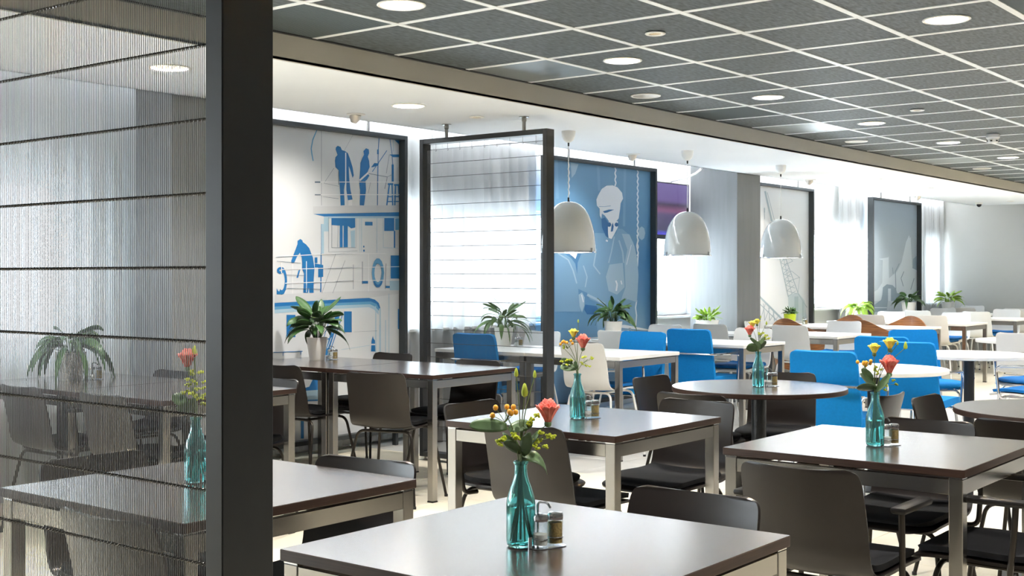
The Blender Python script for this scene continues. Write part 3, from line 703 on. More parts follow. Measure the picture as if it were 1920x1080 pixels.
MUR2={
('p',2):'963,2047 989,2086 1057,2157 1143,2192 1247,2201 1335,2186 1415,2137 1433,2080 1389,2033 1380,1979 1353,1881 1318,1856 1247,1843 1177,1851 1108,1901 1057,1918 1048,1868 1023,1898 1019,1964 972,1991;487,2371 505,2341 524,2346 507,2376;505,2344 487,2311 507,2309 524,2342;487,2308 505,2277 524,2282 507,2313;505,2281 487,2248 507,2245 524,2278;487,2244 505,2213 524,2218 507,2249;505,2217 487,2184 507,2182 524,2215;487,2181 505,2150 524,2155 507,2185;505,2154 487,2121 507,2118 524,2151;487,2117 505,2086 524,2091 507,2122;505,2090 487,2057 507,2055 524,2087;487,2054 505,2023 524,2027 507,2058;505,2026 487,1994 507,1991 524,2024;1275,2381 1294,2351 1316,2357 1297,2387;1294,2355 1275,2323 1297,2320 1316,2353;1275,2319 1294,2289 1316,2294 1297,2324;1294,2293 1275,2260 1297,2258 1316,2290;1275,2256 1294,2226 1316,2231 1297,2262;1294,2230 1275,2198 1297,2195 1316,2227;1683,2386 1703,2356 1726,2362 1706,2391;1703,2360 1683,2328 1706,2325 1726,2357;1683,2323 1703,2293 1726,2299 1706,2329;1703,2298 1683,2265 1706,2262 1726,2295;1683,2261 1703,2231 1726,2237 1706,2267;1703,2235 1683,2203 1706,2200 1726,2232;1683,2199 1703,2169 1726,2174 1706,2204;1703,2173 1683,2141 1706,2138 1726,2170;1683,2136 1703,2106 1726,2112 1706,2142;1703,2111 1683,2078 1706,2075 1726,2107;1683,2074 1703,2044 1726,2049 1706,2080;1703,2048 1683,2016 1706,2013 1726,2045;1683,2012 1703,1982 1726,1987 1706,2017;1703,1986 1683,1954 1706,1950 1726,1983;1683,1950 1703,1919 1726,1924 1706,1955;1703,1923 1683,1892 1706,1888 1726,1920;1683,1887 1703,1857 1726,1862 1706,1892;1703,1861 1683,1829 1706,1826 1726,1858;1683,1825 1703,1794 1726,1799 1706,1830;1703,1799 1683,1767 1706,1763 1726,1795;1683,1763 1703,1732 1726,1737 1706,1768;1703,1736 1683,1705 1706,1701 1726,1733;1683,1700 1703,1670 1726,1674 1706,1705;1703,1674 1683,1642 1706,1639 1726,1670;1683,1638 1703,1607 1726,1612 1706,1643;1703,1612 1683,1580 1706,1576 1726,1608;1683,1576 1703,1545 1726,1549 1706,1580;1703,1549 1683,1518 1706,1514 1726,1545;1679,1729 1696,1673 1717,1675 1700,1732;1696,1675 1675,1618 1696,1616 1717,1673;1675,1616 1702,1541 1722,1543 1696,1618;1701,1542 1689,1410 1710,1409 1723,1542;1675,1071 1654,996 1675,994 1696,1069;1654,994 1672,918 1693,919 1675,995;1672,920 1657,816 1679,815 1693,918;1460,831 1918,769 1918,755 1291,814 1324,831',
('d',3):'1074,1940 1177,1961 1273,1965 1212,1948 1151,1931 1101,1925;1048,1865 1108,1882 1160,1836 1163,1730 1174,1684 1125,1700 1057,1784;773,1044 963,1027 995,990 947,947 804,950 758,996',
('q',3):'1006,1980 1108,1985 1108,1989 1006,1985;1109,1985 1213,1997 1212,2002 1108,1989',
('p',3):'1177,1851 1339,1853 1339,1793 1282,1733 1226,1677 1174,1684 1163,1720 1157,1788',
('d',4):'1219,1816 1208,1800 1181,1815 1181,1815;1208,1800 1181,1792 1181,1815 1181,1815;1181,1792 1154,1798 1181,1815 1181,1815;1154,1798 1143,1814 1181,1815 1181,1815;1143,1814 1154,1831 1181,1815 1181,1815;1154,1831 1181,1838 1181,1815 1181,1815;1181,1838 1208,1832 1181,1815 1181,1815;1208,1832 1219,1816 1181,1815 1181,1815;1348,1821 1337,1805 1312,1819 1312,1819;1337,1805 1312,1798 1312,1819 1312,1819;1312,1798 1287,1804 1312,1819 1312,1819;1287,1804 1277,1818 1312,1819 1312,1819;1277,1818 1287,1834 1312,1819 1312,1819;1287,1834 1312,1841 1312,1819 1312,1819;1312,1841 1337,1835 1312,1819 1312,1819;1337,1835 1348,1821 1312,1819 1312,1819;1223,1804 1247,1839 1261,1800 1247,1752 1209,1746',
('q',2):'1006,1669 1108,1686 1212,1664 1282,1685 1335,1783 1424,1778 1533,1730 1624,1653 1680,1516 1643,1297 955,1298 904,1487 938,1601;868,1727 1546,1731 1642,1616 1694,1485 1717,1324 1703,1164 1686,1051 1668,825 1598,696 995,720 963,901 1060,1043 852,1092 804,1155 634,1201 649,1439 742,1573;282,1530 407,1532 542,1482 611,1430 649,1307 665,1139 726,1032 695,979 282,989',
('r',3):'1409,1732 1546,1731 1642,1616 1694,1485 1717,1324 1703,1164 1686,1051 1529,1082 1392,1074 1477,1203 1460,1445 1511,1576;1191,1425 1426,1445 1460,1204 1324,1131 1174,1169 1125,1306;952,1577 904,1415 926,1413 974,1576;906,1410 1019,1329 1036,1337 924,1418;1264,1702 1214,1554 1234,1552 1284,1700;1214,1555 1165,1444 1184,1442 1234,1552;1345,1664 1413,1545 1439,1550 1371,1669;1412,1546 1429,1444 1456,1446 1439,1548;733,1411 796,1305 813,1308 751,1415;795,1307 764,1210 782,1208 814,1305;328,1517 491,1459 503,1469 339,1528;487,1461 563,1365 582,1371 507,1466;562,1366 623,1243 644,1247 583,1370;665,1139 719,1160 765,1111 758,1031 719,970 680,1033;795,1127 954,1080 972,1101 814,1147;953,1080 1098,1032 1119,1053 973,1100',
('p',4):'1287,1267 1312,1230 1337,1235 1312,1272;1311,1233 1294,1169 1321,1167 1338,1231;1382,1268 1399,1230 1419,1233 1402,1270;1576,1625 1489,1428 1499,1426 1586,1624;1119,1654 1152,1646 1164,1659 1131,1668;482,1533 649,1536 611,1474 580,1491;703,1137 734,1066 749,1068 718,1139',
('r',2):'553,2000 657,1986 788,1917 871,1826 913,1723 904,1676 674,1624 513,1759',
('q',1):'1448,2386 1430,1806 1473,1807 1491,2388;970,2379 992,2133 1036,2137 1014,2383;286,2376 302,2024 348,2027 333,2380',
('r',1):'537,2372 665,2367 609,2271 553,2230;1848,1749 1829,1698 1782,1747 1782,1747;1829,1698 1782,1677 1782,1747 1782,1747;1782,1677 1736,1696 1782,1747 1782,1747;1736,1696 1717,1745 1782,1747 1782,1747;1717,1745 1736,1795 1782,1747 1782,1747;1736,1795 1782,1817 1782,1747 1782,1747;1782,1817 1829,1798 1782,1747 1782,1747;1829,1798 1848,1749 1782,1747 1782,1747',
}
MUR3={
('h',2):'706,2317 754,2219 801,2226 753,2324;754,2219 885,1967 933,1973 801,2226;779,2307 970,1979 987,1982 796,2310;706,2126 709,1986 723,1987 719,2126;695,2118 729,2119 726,2065 702,2064;1110,1538 1268,1505 1275,1511 1117,1544;1151,1471 1277,1541 1266,1545 1140,1475;1144,1471 1322,1437 1328,1443 1150,1477;1185,1403 1326,1473 1315,1477 1174,1408;1178,1403 1377,1368 1382,1374 1183,1409;1218,1335 1374,1404 1364,1409 1208,1340;1212,1335 1432,1299 1437,1305 1217,1341;1252,1267 1423,1335 1413,1340 1242,1271;1246,1266 1487,1230 1491,1236 1251,1272;1286,1198 1473,1266 1463,1271 1277,1203;1281,1198 1542,1160 1547,1166 1285,1204;1320,1129 1522,1197 1513,1202 1311,1134;1315,1129 1598,1090 1602,1096 1319,1135;1354,1060 1572,1127 1563,1132 1346,1065;1103,1540 1348,1054 1369,1055 1124,1542;1207,1542 1447,1093 1461,1094 1221,1543;1261,1541 1630,1090 1651,1093 1282,1545;1631,1089 1882,913 1902,918 1650,1094;1368,1542 1479,1495 1489,1499 1379,1547;1481,1500 1243,1450 1249,1444 1487,1494;1250,1325 1450,1373 1443,1379 1243,1330;1442,1373 1674,1292 1683,1297 1451,1378;1676,1298 1280,1242 1285,1236 1681,1292;1673,1295 1627,1108 1639,1107 1684,1295;316,1222 582,1059 619,1071 353,1235;584,1058 1156,787 1192,802 617,1072;327,1119 559,993 574,999 342,1125;560,993 1042,771 1057,778 574,999;425,1079 458,791 475,791 442,1079;473,790 607,1029 594,1031 460,792;558,1031 592,787 609,787 575,1031;607,786 743,980 730,983 594,788;677,988 711,784 728,784 694,988;726,783 863,937 850,940 713,785;814,939 848,780 865,780 831,939;863,778 1003,887 990,890 851,782;935,895 970,776 988,777 953,896;984,774 1126,842 1115,846 974,779',
('i',2):'1351,1079 1633,1108 1823,1007 1900,750 1373,765',
('h',3):'1528,1060 1641,1059 1641,757 1528,761;1754,992 1792,991 1792,753 1754,754',
}
MUR4={
('s',1):'175,1089 321,1119 490,1215 511,1538 363,1552 726,1581 748,1279 1057,1377 1238,1511 1421,1816 1537,1911 1607,1820 1654,1481 1892,1397 1892,951 175,962',
('t',2):'490,1053 511,1150 661,1194 880,1180 1013,1130 1057,1063 1283,1044 1238,944 705,953 661,823 175,802 155,898 447,973;866,1434 889,1344 915,1345 893,1435;1133,1497 976,1380 1004,1375 1161,1492;975,1377 997,1113 1028,1113 1006,1378;1314,1380 1200,1280 1230,1276 1344,1376;1200,1276 1291,1159 1322,1162 1230,1279;1733,1279 1592,1110 1623,1106 1765,1275;1701,1566 1892,1620 1892,1397 1678,1430;1811,1960 1825,1892 1844,1893 1830,1962',
('s',3):'718,1589 709,1279 726,1279 735,1589;1519,1911 1380,1480 1416,1478 1556,1911;1567,1886 1638,1463 1671,1464 1600,1888;1650,1389 1864,1373 1872,1386 1658,1403;705,1132 814,1131 814,951 705,953;196,874 661,864 661,853 196,862',
}
def mural(x, w, bg, data, label, zb=.105, zt=2.41, y=6.60, du=0.0):
    t = thing('mural_panel', label, 'mural', (x, y, 0), 0, 'framed murals hanging along the windows')
    FW, DP = .032, .084
    for a in (0, w - FW): MB().rbox(a, 0, zb, a + FW, DP, zt, .0015).build('frame_post', 'frame_grey_lit', t)
    for z in (zb, zt - FW): MB().rbox(FW, 0, z, w - FW, DP, z + FW, .0015).build('frame_rail', 'frame_grey_lit', t)
    MB().box(FW, .065, zb + FW, w - FW, .078, zt - FW).build('printed_sheet', bg, t, smooth=False)
    for (c, lay), s in data.items():
        small = MB()
        for kp, poly in enumerate(s.split(';')):
            pts = []; yy = .065 - .0009 * lay - .00003 * (kp % 24)
            for q in poly.split(' '):
                u, z = q.split(','); u = min(max(int(u) / 1000 - du, FW), w - FW); z = min(max(int(z) / 1000, zb + FW), zt - FW)
                if not pts or (abs(pts[-1][0] - u) + abs(pts[-1][2] - z) > 1e-4): pts.append((u, yy, z))
            if len(pts) < 3: continue
            ar = abs(sum(p[0] * q[2] - q[0] * p[2] for p, q in zip(pts, pts[1:] + pts[:1]))) / 2
            if ar < 1e-5: continue
            if ar > .0045: MB().add(pts, [tuple(range(len(pts)))]).build('printed_shape', 'print_' + c, t, smooth=False)
            else: small.add(pts, [tuple(range(len(pts)))])
        if small.f: tag(small.build('printed_lines', 'print_' + c, t, smooth=False), kind='stuff')
    for a in (w * .2, w * .8): MB().tube([(a, DP / 2, zt - .001), (a, DP / 2, 2.66)], .0125, 12).build('hanger_rod', 'steel', t)
    for a in (.1, w - .1): MB().rbox(a - .015, .02, 0, a + .015, .06, zb, .002).build('foot', 'frame_grey_lit', t)
mural(5.15, 1.98, 'mural_pale', MUR1, 'large grey and blue mural of workers on a ship, behind the long brown tables')
mural(8.985, 1.885, 'mural_blue', MUR2, 'large blue mural of a worker in a flat cap and goggles', du=.095)
mural(12.69, 1.98, 'mural_pale', MUR3, 'pale grey mural of a harbour crane behind the third pendant lamp')
mural(16.60, 1.90, 'mural_mist', MUR4, 'misty grey blue harbour mural nearest the end wall')

# ================================================================= television
t = thing('television', 'flat black television with a purple picture beside the blue mural', 'television', (11.35, 6.70, 2.0), 0)
TW, TH = .34, .30
MB().rbox(-TW, 0, -TH, TW, .05, TH, .004).build('housing', 'tv_black', t)
MB().box(-TW + .015, -.0015, -TH + .045, TW - .015, .001, TH - .015).build('display', 'tv_screen', t, smooth=False)
MB().rbox(-.05, .05, -.1, .05, .2, .1, .004).build('wall_bracket', 'tv_black', t)
m = MB(); lg = -.06
m.lathe([(.006, 0), (.0045, 0)], 14)
vs = [(p[0] - .012, -.0005, p[1] - TH + .022) for p in m.v]; m.v = vs
m.box(.0, -.001, -TH + .017, .002, .0, -TH + .028).box(.0, -.001, -TH + .017, .006, .0, -TH + .019)
m.box(.009, -.001, -TH + .017, .011, 0, -TH + .028).box(.009, -.001, -TH + .017, .016, 0, -TH + .019).box(.009, -.001, -TH + .026, .016, 0, -TH + .028).box(.014, -.001, -TH + .017, .016, 0, -TH + .023)
m.build('logo', 'trim_white', t, smooth=False)
MB().tube([(-.05, .02, TH), (-.08, -.05, TH + .015), (-.14, -.16, TH + .02), (-.22, -.30, TH + .03), (-.34, -.46, TH + .05), (-.44, -.57, TH + .075), (-.48, -.61, ZW - 2.0)], .012, 10).build('cable', 'cord_white', t)

# ================================================================= sheer curtains
def curtain(along, a, b, p, label, amp=.028, wl_=.13, z0=.03, z1=2.655, seed=1):
    rnd = random.Random(seed); n = int((b - a) / .013); grid = []; ph = [rnd.uniform(0, 6) for _ in range(4)]
    rows = 7
    vs = []; fs = []
    for i in range(n + 1):
        u = a + (b - a) * i / n
        for k in range(rows):
            z = z0 + (z1 - z0) * k / (rows - 1); g = 1 + .35 * (1 - k / (rows - 1))
            o = amp * g * (math.sin(2 * PI * u / wl_ + ph[0] + .25 * math.sin(3 * z)) * .7 + .45 * math.sin(2 * PI * u / (wl_ * 2.3) + ph[1]) + .25 * math.sin(2 * PI * u / (wl_ * .53) + ph[2]))
            vs.append((u, p + o, z) if along == 'x' else (p + o, u, z))
    for i in range(n):
        for k in range(rows - 1):
            q = i * rows + k; fs.append((q, q + rows, q + rows + 1, q + 1))
    o = MB().add(vs, fs).build('curtain', 'sheer', ang=1.5)
    return tag(o, label, 'curtain', 'sheer white curtains')
curtain('x', 1.6, 5.06, 6.60, 'sheer white curtain seen through the rod screen on the left', seed=2)
curtain('x', 5.06, 7.6, 6.80, 'sheer white curtain behind the ship mural', seed=3)
curtain('x', 7.65, 9.1, 6.80, 'sheer white curtain behind the hanging wire screen', seed=4)
curtain('x', 15.85, 16.75, 6.80, 'narrow sheer white curtain left of the misty harbour mural', seed=5)
curtain('x', 18.98, 20.0, 6.80, 'added sheer white curtain dimming the far corner window beside the misty harbour mural', seed=8)  # added to soften the window light falling on the end wall
curtain('y', 3.4, 5.45, X1 - .12, 'sheer white curtain on the end wall at the right', seed=6)

# ================================================================= tables
_tc = {}
def rect_table(x0, y0, x1, y1, kind, label, group):
    w, l = round(x1 - x0, 3), round(y1 - y0, 3)
    t = thing('square_table' if abs(w - l) < .03 else 'dining_table', label, 'table', ((x0 + x1) / 2, (y0 + y1) / 2, 0), 0, group)
    key = (w, l, kind)
    if key not in _tc:
        a, b = w / 2, l / 2
        top = MB().rbox(-a, -b, .7165, a, b, .741, .0015, 1, vert_r=.006)
        if kind == 'brown':
            me = top.mesh('table_top', ['edge_brown', 'top_brown'], ang=.5)
            for p in me.polygons: p.material_index = 1 if p.normal.z > .9 else 0
        else: me = top.mesh('table_top', 'top_white', ang=.5)
        L, I = .042, .007
        leg = MB().rbox(-L / 2, -L / 2, .008, L / 2, L / 2, .711, .002).mesh('leg', 'steel')
        foot = MB().rbox(-L / 2 - .001, -L / 2 - .001, 0, L / 2 + .001, L / 2 + .001, .008, .001).mesh('foot_cap', 'leg_dark')
        apx = MB().rbox(-a + I + L, -b + I + .002, .662, a - I - L, -b + I + .022, .709, .0015).mesh('apron', 'steel')
        apy = MB().rbox(-a + I + .002, -b + I + L, .662, -a + I + .022, b - I - L, .709, .0015).mesh('apron', 'steel')
        pl = MB().rbox(-L / 2, -L / 2, .711, L / 2, L / 2, .7165, .001).mesh('spacer', 'chrome')
        _tc[key] = (me, leg, foot, apx, apy, pl, a - I - L / 2, b - I - L / 2)
    me, leg, foot, apx, apy, pl, px, py = _tc[key]
    link('table_top', me, t)
    for sx in (-1, 1):
        for sy in (-1, 1):
            g = link('leg', leg, t, (sx * px, sy * py, 0)); link('foot_cap', foot, g); link('spacer', pl, g)
    link('apron', apx, t); link('apron', apx, t, rz=PI); link('apron', apy, t); link('apron', apy, t, rz=PI)
    return t
GB, GWT = 'brown square tables', 'white dining tables in rows'
rect_table(1.76, 1.205, 2.555, 2.0, 'brown', 'brown square table at the front with a steel frame', GB)
rect_table(3.72, 1.20, 4.53, 2.005, 'brown', 'brown square table at the right with black armchairs around it', GB)
rect_table(3.73, 2.44, 4.52, 3.25, 'brown', 'brown square table in the middle, behind the front table', GB)
rect_table(1.80, 2.375, 2.605, 3.18, 'brown', 'brown square table cut by the dark screen post at the left', GB)
rect_table(5.36, 4.765, 6.16, 5.645, 'brown', 'brown table in front of the hanging wire screen, near half of the pair', 'brown tables pushed together')
rect_table(5.36, 5.653, 6.16, 6.54, 'brown', 'brown table with a potted plant in front of the ship mural', 'brown tables pushed together')
rect_table(3.50, 4.77, 4.32, 5.60, 'brown', 'brown table behind the rod screen, near half of the pair', 'brown tables pushed together')
rect_table(3.50, 5.608, 4.32, 6.46, 'brown', 'brown table behind the rod screen carrying the drooping plant', 'brown tables pushed together')
rows = [(7.35, 8.18), (9.22, 10.0), (11.12, 11.95), (13.1, 14.0), (14.85, 15.68), (16.9, 17.75), (18.8, 19.55)]
rw = ['just behind the hanging wire screen', 'in front of the blue mural', 'beside the grey column', 'between the walnut chairs', 'below the crane mural end', 'below the misty harbour mural', 'nearest the end wall']
for (a, b), s in zip(rows, rw):
    rect_table(a, 4.77, b, 5.615, 'white', 'white table on the aisle side, row ' + s, GWT)
    if a == 11.12: a, b = 10.98, 11.55                     # a narrow table beside the column
    rect_table(a, 5.623, b, 6.52, 'white', 'white table on the window side, row ' + s, GWT)
def round_table(x, y, kind, label):
    t = thing('round_table', label, 'table', (x, y, 0), 0, 'round pedestal tables')
    tp = MB().lathe([(1e-4, .716), (.447, .716), (.45, .719), (.45, .7385), (.4475, .741), (1e-4, .741)], 72)
    if kind == 'brown':
        me = tp.mesh('table_top', ['edge_brown', 'top_brown'], ang=.5)
        for p in me.polygons: p.material_index = 1 if p.normal.z > .9 else 0
    else: me = tp.mesh('table_top', 'top_white', ang=.5)
    link('table_top', me, t)
    MB().lathe([(.038, .012), (.038, .70)], 28).build('pedestal', 'pole_black', t)
    MB().lathe([(1e-4, .716), (.11, .716), (.11, .708), (.05, .70), (.038, .69)], 28).build('mounting_plate', 'pole_black', t)
    MB().lathe([(1e-4, 0), (.26, 0), (.262, .006), (.24, .012), (.05, .02), (.038, .03)], 40).build('base_plate', 'pole_black', t)
round_table(5.87, 2.95, 'brown', 'brown round table with a flower vase in the middle of the room')
round_table(7.50, 2.98, 'white', 'white round table behind the large blue chair')
round_table(9.295, 2.964, 'white', 'white round table on a black post, right of the blue chairs')
round_table(5.68, 1.41, 'brown', 'brown round table cut by the right picture edge')
round_table(11.66, 3.19, 'white', 'small looking white round table far back at the right edge')

# ================================================================= chairs
def catmull(keys, sub=3):
    out = []; n = len(keys)
    for i in range(n - 1):
        p0, p1, p2, p3 = keys[max(i - 1, 0)], keys[i], keys[i + 1], keys[min(i + 2, n - 1)]
        for s in range(sub):
            t = s / sub
            out.append(tuple(.5 * (2 * b + (c - a) * t + (2 * a - 5 * b + 4 * c - d) * t * t + (3 * b - a - 3 * c + d) * t ** 3) for a, b, c, d in zip(p0, p1, p2, p3)))
    out.append(tuple(keys[-1])); return out
def surf(keys, nt=13, off=0.0, sub=3):
    rows_ = catmull(keys, sub); g = []
    for i, (x, z, w, cu) in enumerate(rows_):
        a = rows_[min(i + 1, len(rows_) - 1)]; b = rows_[max(i - 1, 0)]
        tx, tz = a[0] - b[0], a[1] - b[1]; L = math.hypot(tx, tz) or 1
        nx, nz = -tz / L, tx / L                              # towards the sitter
        if nz < 0 and abs(nz) > abs(nx): nx, nz = -nx, -nz
        if nx < 0 and abs(nx) >= abs(nz): nx, nz = -nx, -nz
        row = []
        for k in range(nt):
            u = -1 + 2 * k / (nt - 1); c = cu * u * u + off
            row.append((x + nx * c, w * u, z + nz * c))
        g.append(row)
    return g
SHELL = [(.225, .426, .11, 0), (.224, .431, .165, 0), (.208, .439, .203, .0), (.16, .446, .215, .002), (.05, .445, .218, .006), (-.08, .438, .216, .010), (-.15, .440, .213, .012),
         (-.195, .458, .21, .014), (-.222, .50, .208, .018), (-.238, .56, .207, .024), (-.262, .65, .205, .028), (-.28, .72, .202, .027), (-.2865, .746, .196, .025), (-.2898, .758, .183, .023), (-.2915, .765, .155, .02)]
PAD = [(.205, .449, .10, 0), (.203, .453, .15, 0), (.19, .459, .186, 0), (.15, .463, .198, .002), (.05, .462, .202, .006), (-.07, .455, .200, .010), (-.135, .456, .196, .012), (-.165, .464, .188, .012), (-.178, .472, .17, .012)]
def arc(p, q, r, n=5):
    """rounded corner between three points p[0]-p[1]-p[2]"""
    return None
def bend(pts, r=.04, n=5):
    out = [Vector(pts[0])]
    for a, b, c in zip(pts, pts[1:], pts[2:]):
        a, b, c = Vector(a), Vector(b), Vector(c)
        u = (a - b).normalized(); v = (c - b).normalized(); rr = min(r, (a - b).length * .45, (c - b).length * .45)
        p, q = b + u * rr, b + v * rr
        for k in range(n + 1):
            t = k / n; out.append((1 - t) ** 2 * p + 2 * t * (1 - t) * b + t * t * q)
    out.append(Vector(pts[-1])); return out
def zmap(keys, f): return [(x, f(z), w * .925, c) for x, z, w, c in keys]
def shell_chair(name, label, shell, pad, leg, f=lambda z: z, arms=None):
    t = thing(name, label, 'chair')
    S = zmap(SHELL, f)
    MB().sheet(surf(S), .009).build('shell', shell, t, ang=1.0)
    MB().sheet(surf(zmap(PAD, f), 11, .004, 3), .018).build('seat_pad', pad, t, ang=1.2)
    zs = f(.425)
    for sx, fx, tx in ((1, .205, .135), (-1, -.235, -.15)):
        pts = bend([(fx, -.232, .006), (tx, -.172, zs - .004), (tx, .172, zs - .004), (fx, .232, .006)], .05)
        m = MB().tube(pts, .0085, 10); m.build('leg_frame', leg, t)
        for s in (-1, 1): MB().lathe([(1e-4, 0), (.011, 0), (.011, .014), (1e-4, .016)], 10, (fx, s * .232, 0)).build('glide', 'black_cap', t)
    for s in (-1, 1): MB().tube([(.14, s * .11, zs - .002), (-.15, s * .11, zs - .004)], .008, 8).build('seat_rail', leg, t)
    if arms == 'black':
        for s in (-1, 1):
            g = MB().tube(bend([(-.09, s * .172, zs - .006), (-.10, s * .245, zs - .004), (-.115, s * .250, .55), (-.12, s * .25, .642)], .03), .0095, 10).build('arm_post', leg, t)
            MB().rbox(-.15, s * .25 - .024, .638, .075, s * .25 + .024, .658, .008, 2).build('arm_pad', 'arm_black', g)
    elif arms == 'chrome':
        for s in (-1, 1):
            MB().tube(bend([(.10, s * .172, zs - .006), (.11, s * .24, zs), (.13, s * .25, .70), (-.24, s * .225, .71)], .045), .0095, 10).build('armrest', 'chrome', t)
    note(t); return t
fw_ = lambda z: .50 + (z - .44) * 1.046 if z > .3 else z
P_B = P_BA = P_W = P_WA = None
def put(store, maker, x, y, deg, label, group):
    rz = math.radians(deg)
    if store[0] is None:
        store[0] = maker(); r = store[0]; r.location = (x, y, 0); r.rotation_euler = (0, 0, rz); r['label'] = label; r['group'] = group
    else: r = dup(store[0], (x, y, 0), rz, label, group)
    return r
SB, SBA, SWH, SWA, SBL, SWO = [None], [None], [None], [None], [None], [None]
mk_b = lambda: shell_chair('shell_chair', '', 'shell_brown', 'pad_black', 'leg_dark')
mk_ba = lambda: shell_chair('shell_armchair', '', 'shell_brown', 'pad_black', 'leg_dark', arms='black')
mk_w = lambda: shell_chair('shell_chair', '', 'shell_white', 'pad_blue', 'leg_white', fw_)
mk_wa = lambda: shell_chair('shell_armchair', '', 'shell_white', 'pad_blue', 'chrome', fw_, arms='chrome')
G1 = 'dark brown shell chairs'
brown = [
 (3.60, 1.55, 0, 1, 'dark armchair with its back to the camera at the right table'),
 (2.50, 1.57, 180, 0, 'dark chair pushed in behind the front table, backrest facing the camera'),
 (3.89, 2.78, 0, 0, 'dark chair with a tall back behind the front flower vase'),
 (4.15, 3.20, 270, 1, 'dark armchair at the far end of the middle table'),
 (4.55, 2.72, 180, 0, 'dark chair with shiny backrest at the right side of the middle table'),
 (5.34, 2.90, 0, 0, 'dark chair at the near side of the brown round table, back to the middle table'),
 (5.80, 3.30, 270, 0, 'dark chair seen edge-on left of the brown round table'),
 (6.25, 3.05, 195, 0, 'dark chair behind the brown round table, in front of the blue chair'),
 (5.62, 2.42, 90, 0, 'dark chair leaning edge-on left of the vase on the right table'),
 (5.62, 1.72, 270, 0, 'dark chair seen edge-on right of the vase on the right table'),
 (4.44, 1.66, 180, 1, 'dark armchair at the far side of the right table'),
 (5.17, 1.36, 0, 0, 'dark chair with its back turned at the round table by the right edge'),
 (4.03, 1.19, 90, 1, 'dark armchair at the near right end of the right table'),
 (2.40, 2.60, 188, 0, 'dark chair at the left table, right of the screen post'),
 (1.94, 2.50, 0, 0, 'dark chair at the bottom left behind the rod screen'),
 (2.20, 3.08, 270, 0, 'dark chair at the far end of the left table behind the rod screen'),
 (5.32, 5.02, 17, 0, 'dark chair with four thin legs in front of the paired brown tables'),
 (5.42, 5.85, 0, 0, 'dark chair right beside the screen post at the plant table'),
 (6.15, 6.08, 180, 0, 'dark chair on the mural side of the plant table'),
 (5.96, 5.14, 180, 0, 'dark chair behind the paired brown tables in front of the wire screen'),
 (3.63, 5.75, 0, 1, 'dark armchair at the left edge behind the rod screen'),
 (3.63, 5.05, 0, 0, 'dark chair right of the left-edge armchair behind the rod screen'),
 (4.18, 5.95, 180, 0, 'dark chair beyond the drooping plant, right end, behind the rod screen'),
 (4.18, 5.08, 180, 0, 'dark chair partly hidden by the screen post, behind the left table'),
]
for x, y, a, arm, lab in brown:
    put(SBA if arm else SB, mk_ba if arm else mk_b, x, y, a, lab, G1)
G2 = 'white shell chairs with blue seat pads'
white = [
 (8.24, 6.30, 180, 'white chair on the far side of the plant table behind the wire screen'),
 (7.50, 5.02, 0, 'white chair with blue pad right of the wire screen post'),
 (9.25, 5.88, 0, 'white chair left of the blue chair in front of the blue mural'),
 (10.1, 6.20, 180, 'white chair facing us at the blue mural, right end'),
 (11.05, 5.95, 0, 'white chair in front of the bushy green plant by the column'),
 (11.8, 5.74, 270, 'white chair turned sideways in front of the grey column'),
 (9.88, 5.15, 180, 'white chair behind the flowers of the brown round table'),
 (11.25, 5.20, 0, 'white chair with its back turned right of the round table flowers'),
 (12.08, 5.22, 180, 'white chair facing us between the walnut chairs'),
 (14.85, 5.85, 0, 'white chair below the hanging leafy plant, back turned'),
 (15.75, 6.12, 180, 'white chair facing us in front of the misty harbour mural'),
 (15.05, 5.16, 0, 'tall looking white chair right of the walnut chairs, back turned'),
 (15.85, 5.30, 180, 'white chair facing us at the fifth white table row'),
 (16.95, 5.23, 0, 'white chair with its back turned at the sixth white table row'),
 (17.85, 5.25, 180, 'white chair facing us at the sixth white table row, aisle side'),
 (18.85, 5.25, 0, 'white chair with its back turned at the last row, aisle side'),
 (17.80, 6.13, 180, 'white chair facing us at the sixth white table row, window side'),
 (16.95, 6.02, 0, 'white chair back turned at the sixth white table row, window side'),
 (18.85, 6.02, 0, 'white chair with its back turned at the last row, window side'),
 (19.60, 6.28, 180, 'white chair facing us against the end wall'),
 (10.95, 3.00, 0, 'white chair with its back turned at the far right round table'),
]
for x, y, a, lab in white: put(SWH, mk_w, x, y, a, lab, G2)
for x, y, a, lab in [(9.86, 2.66, 158, 'white armchair with blue seat right of the black post, farther one'), (8.93, 2.42, 78, 'white armchair with blue seat right of the black post, nearer one')]:
    put(SWA, mk_wa, x, y, a, lab, 'white armchairs with blue seats')

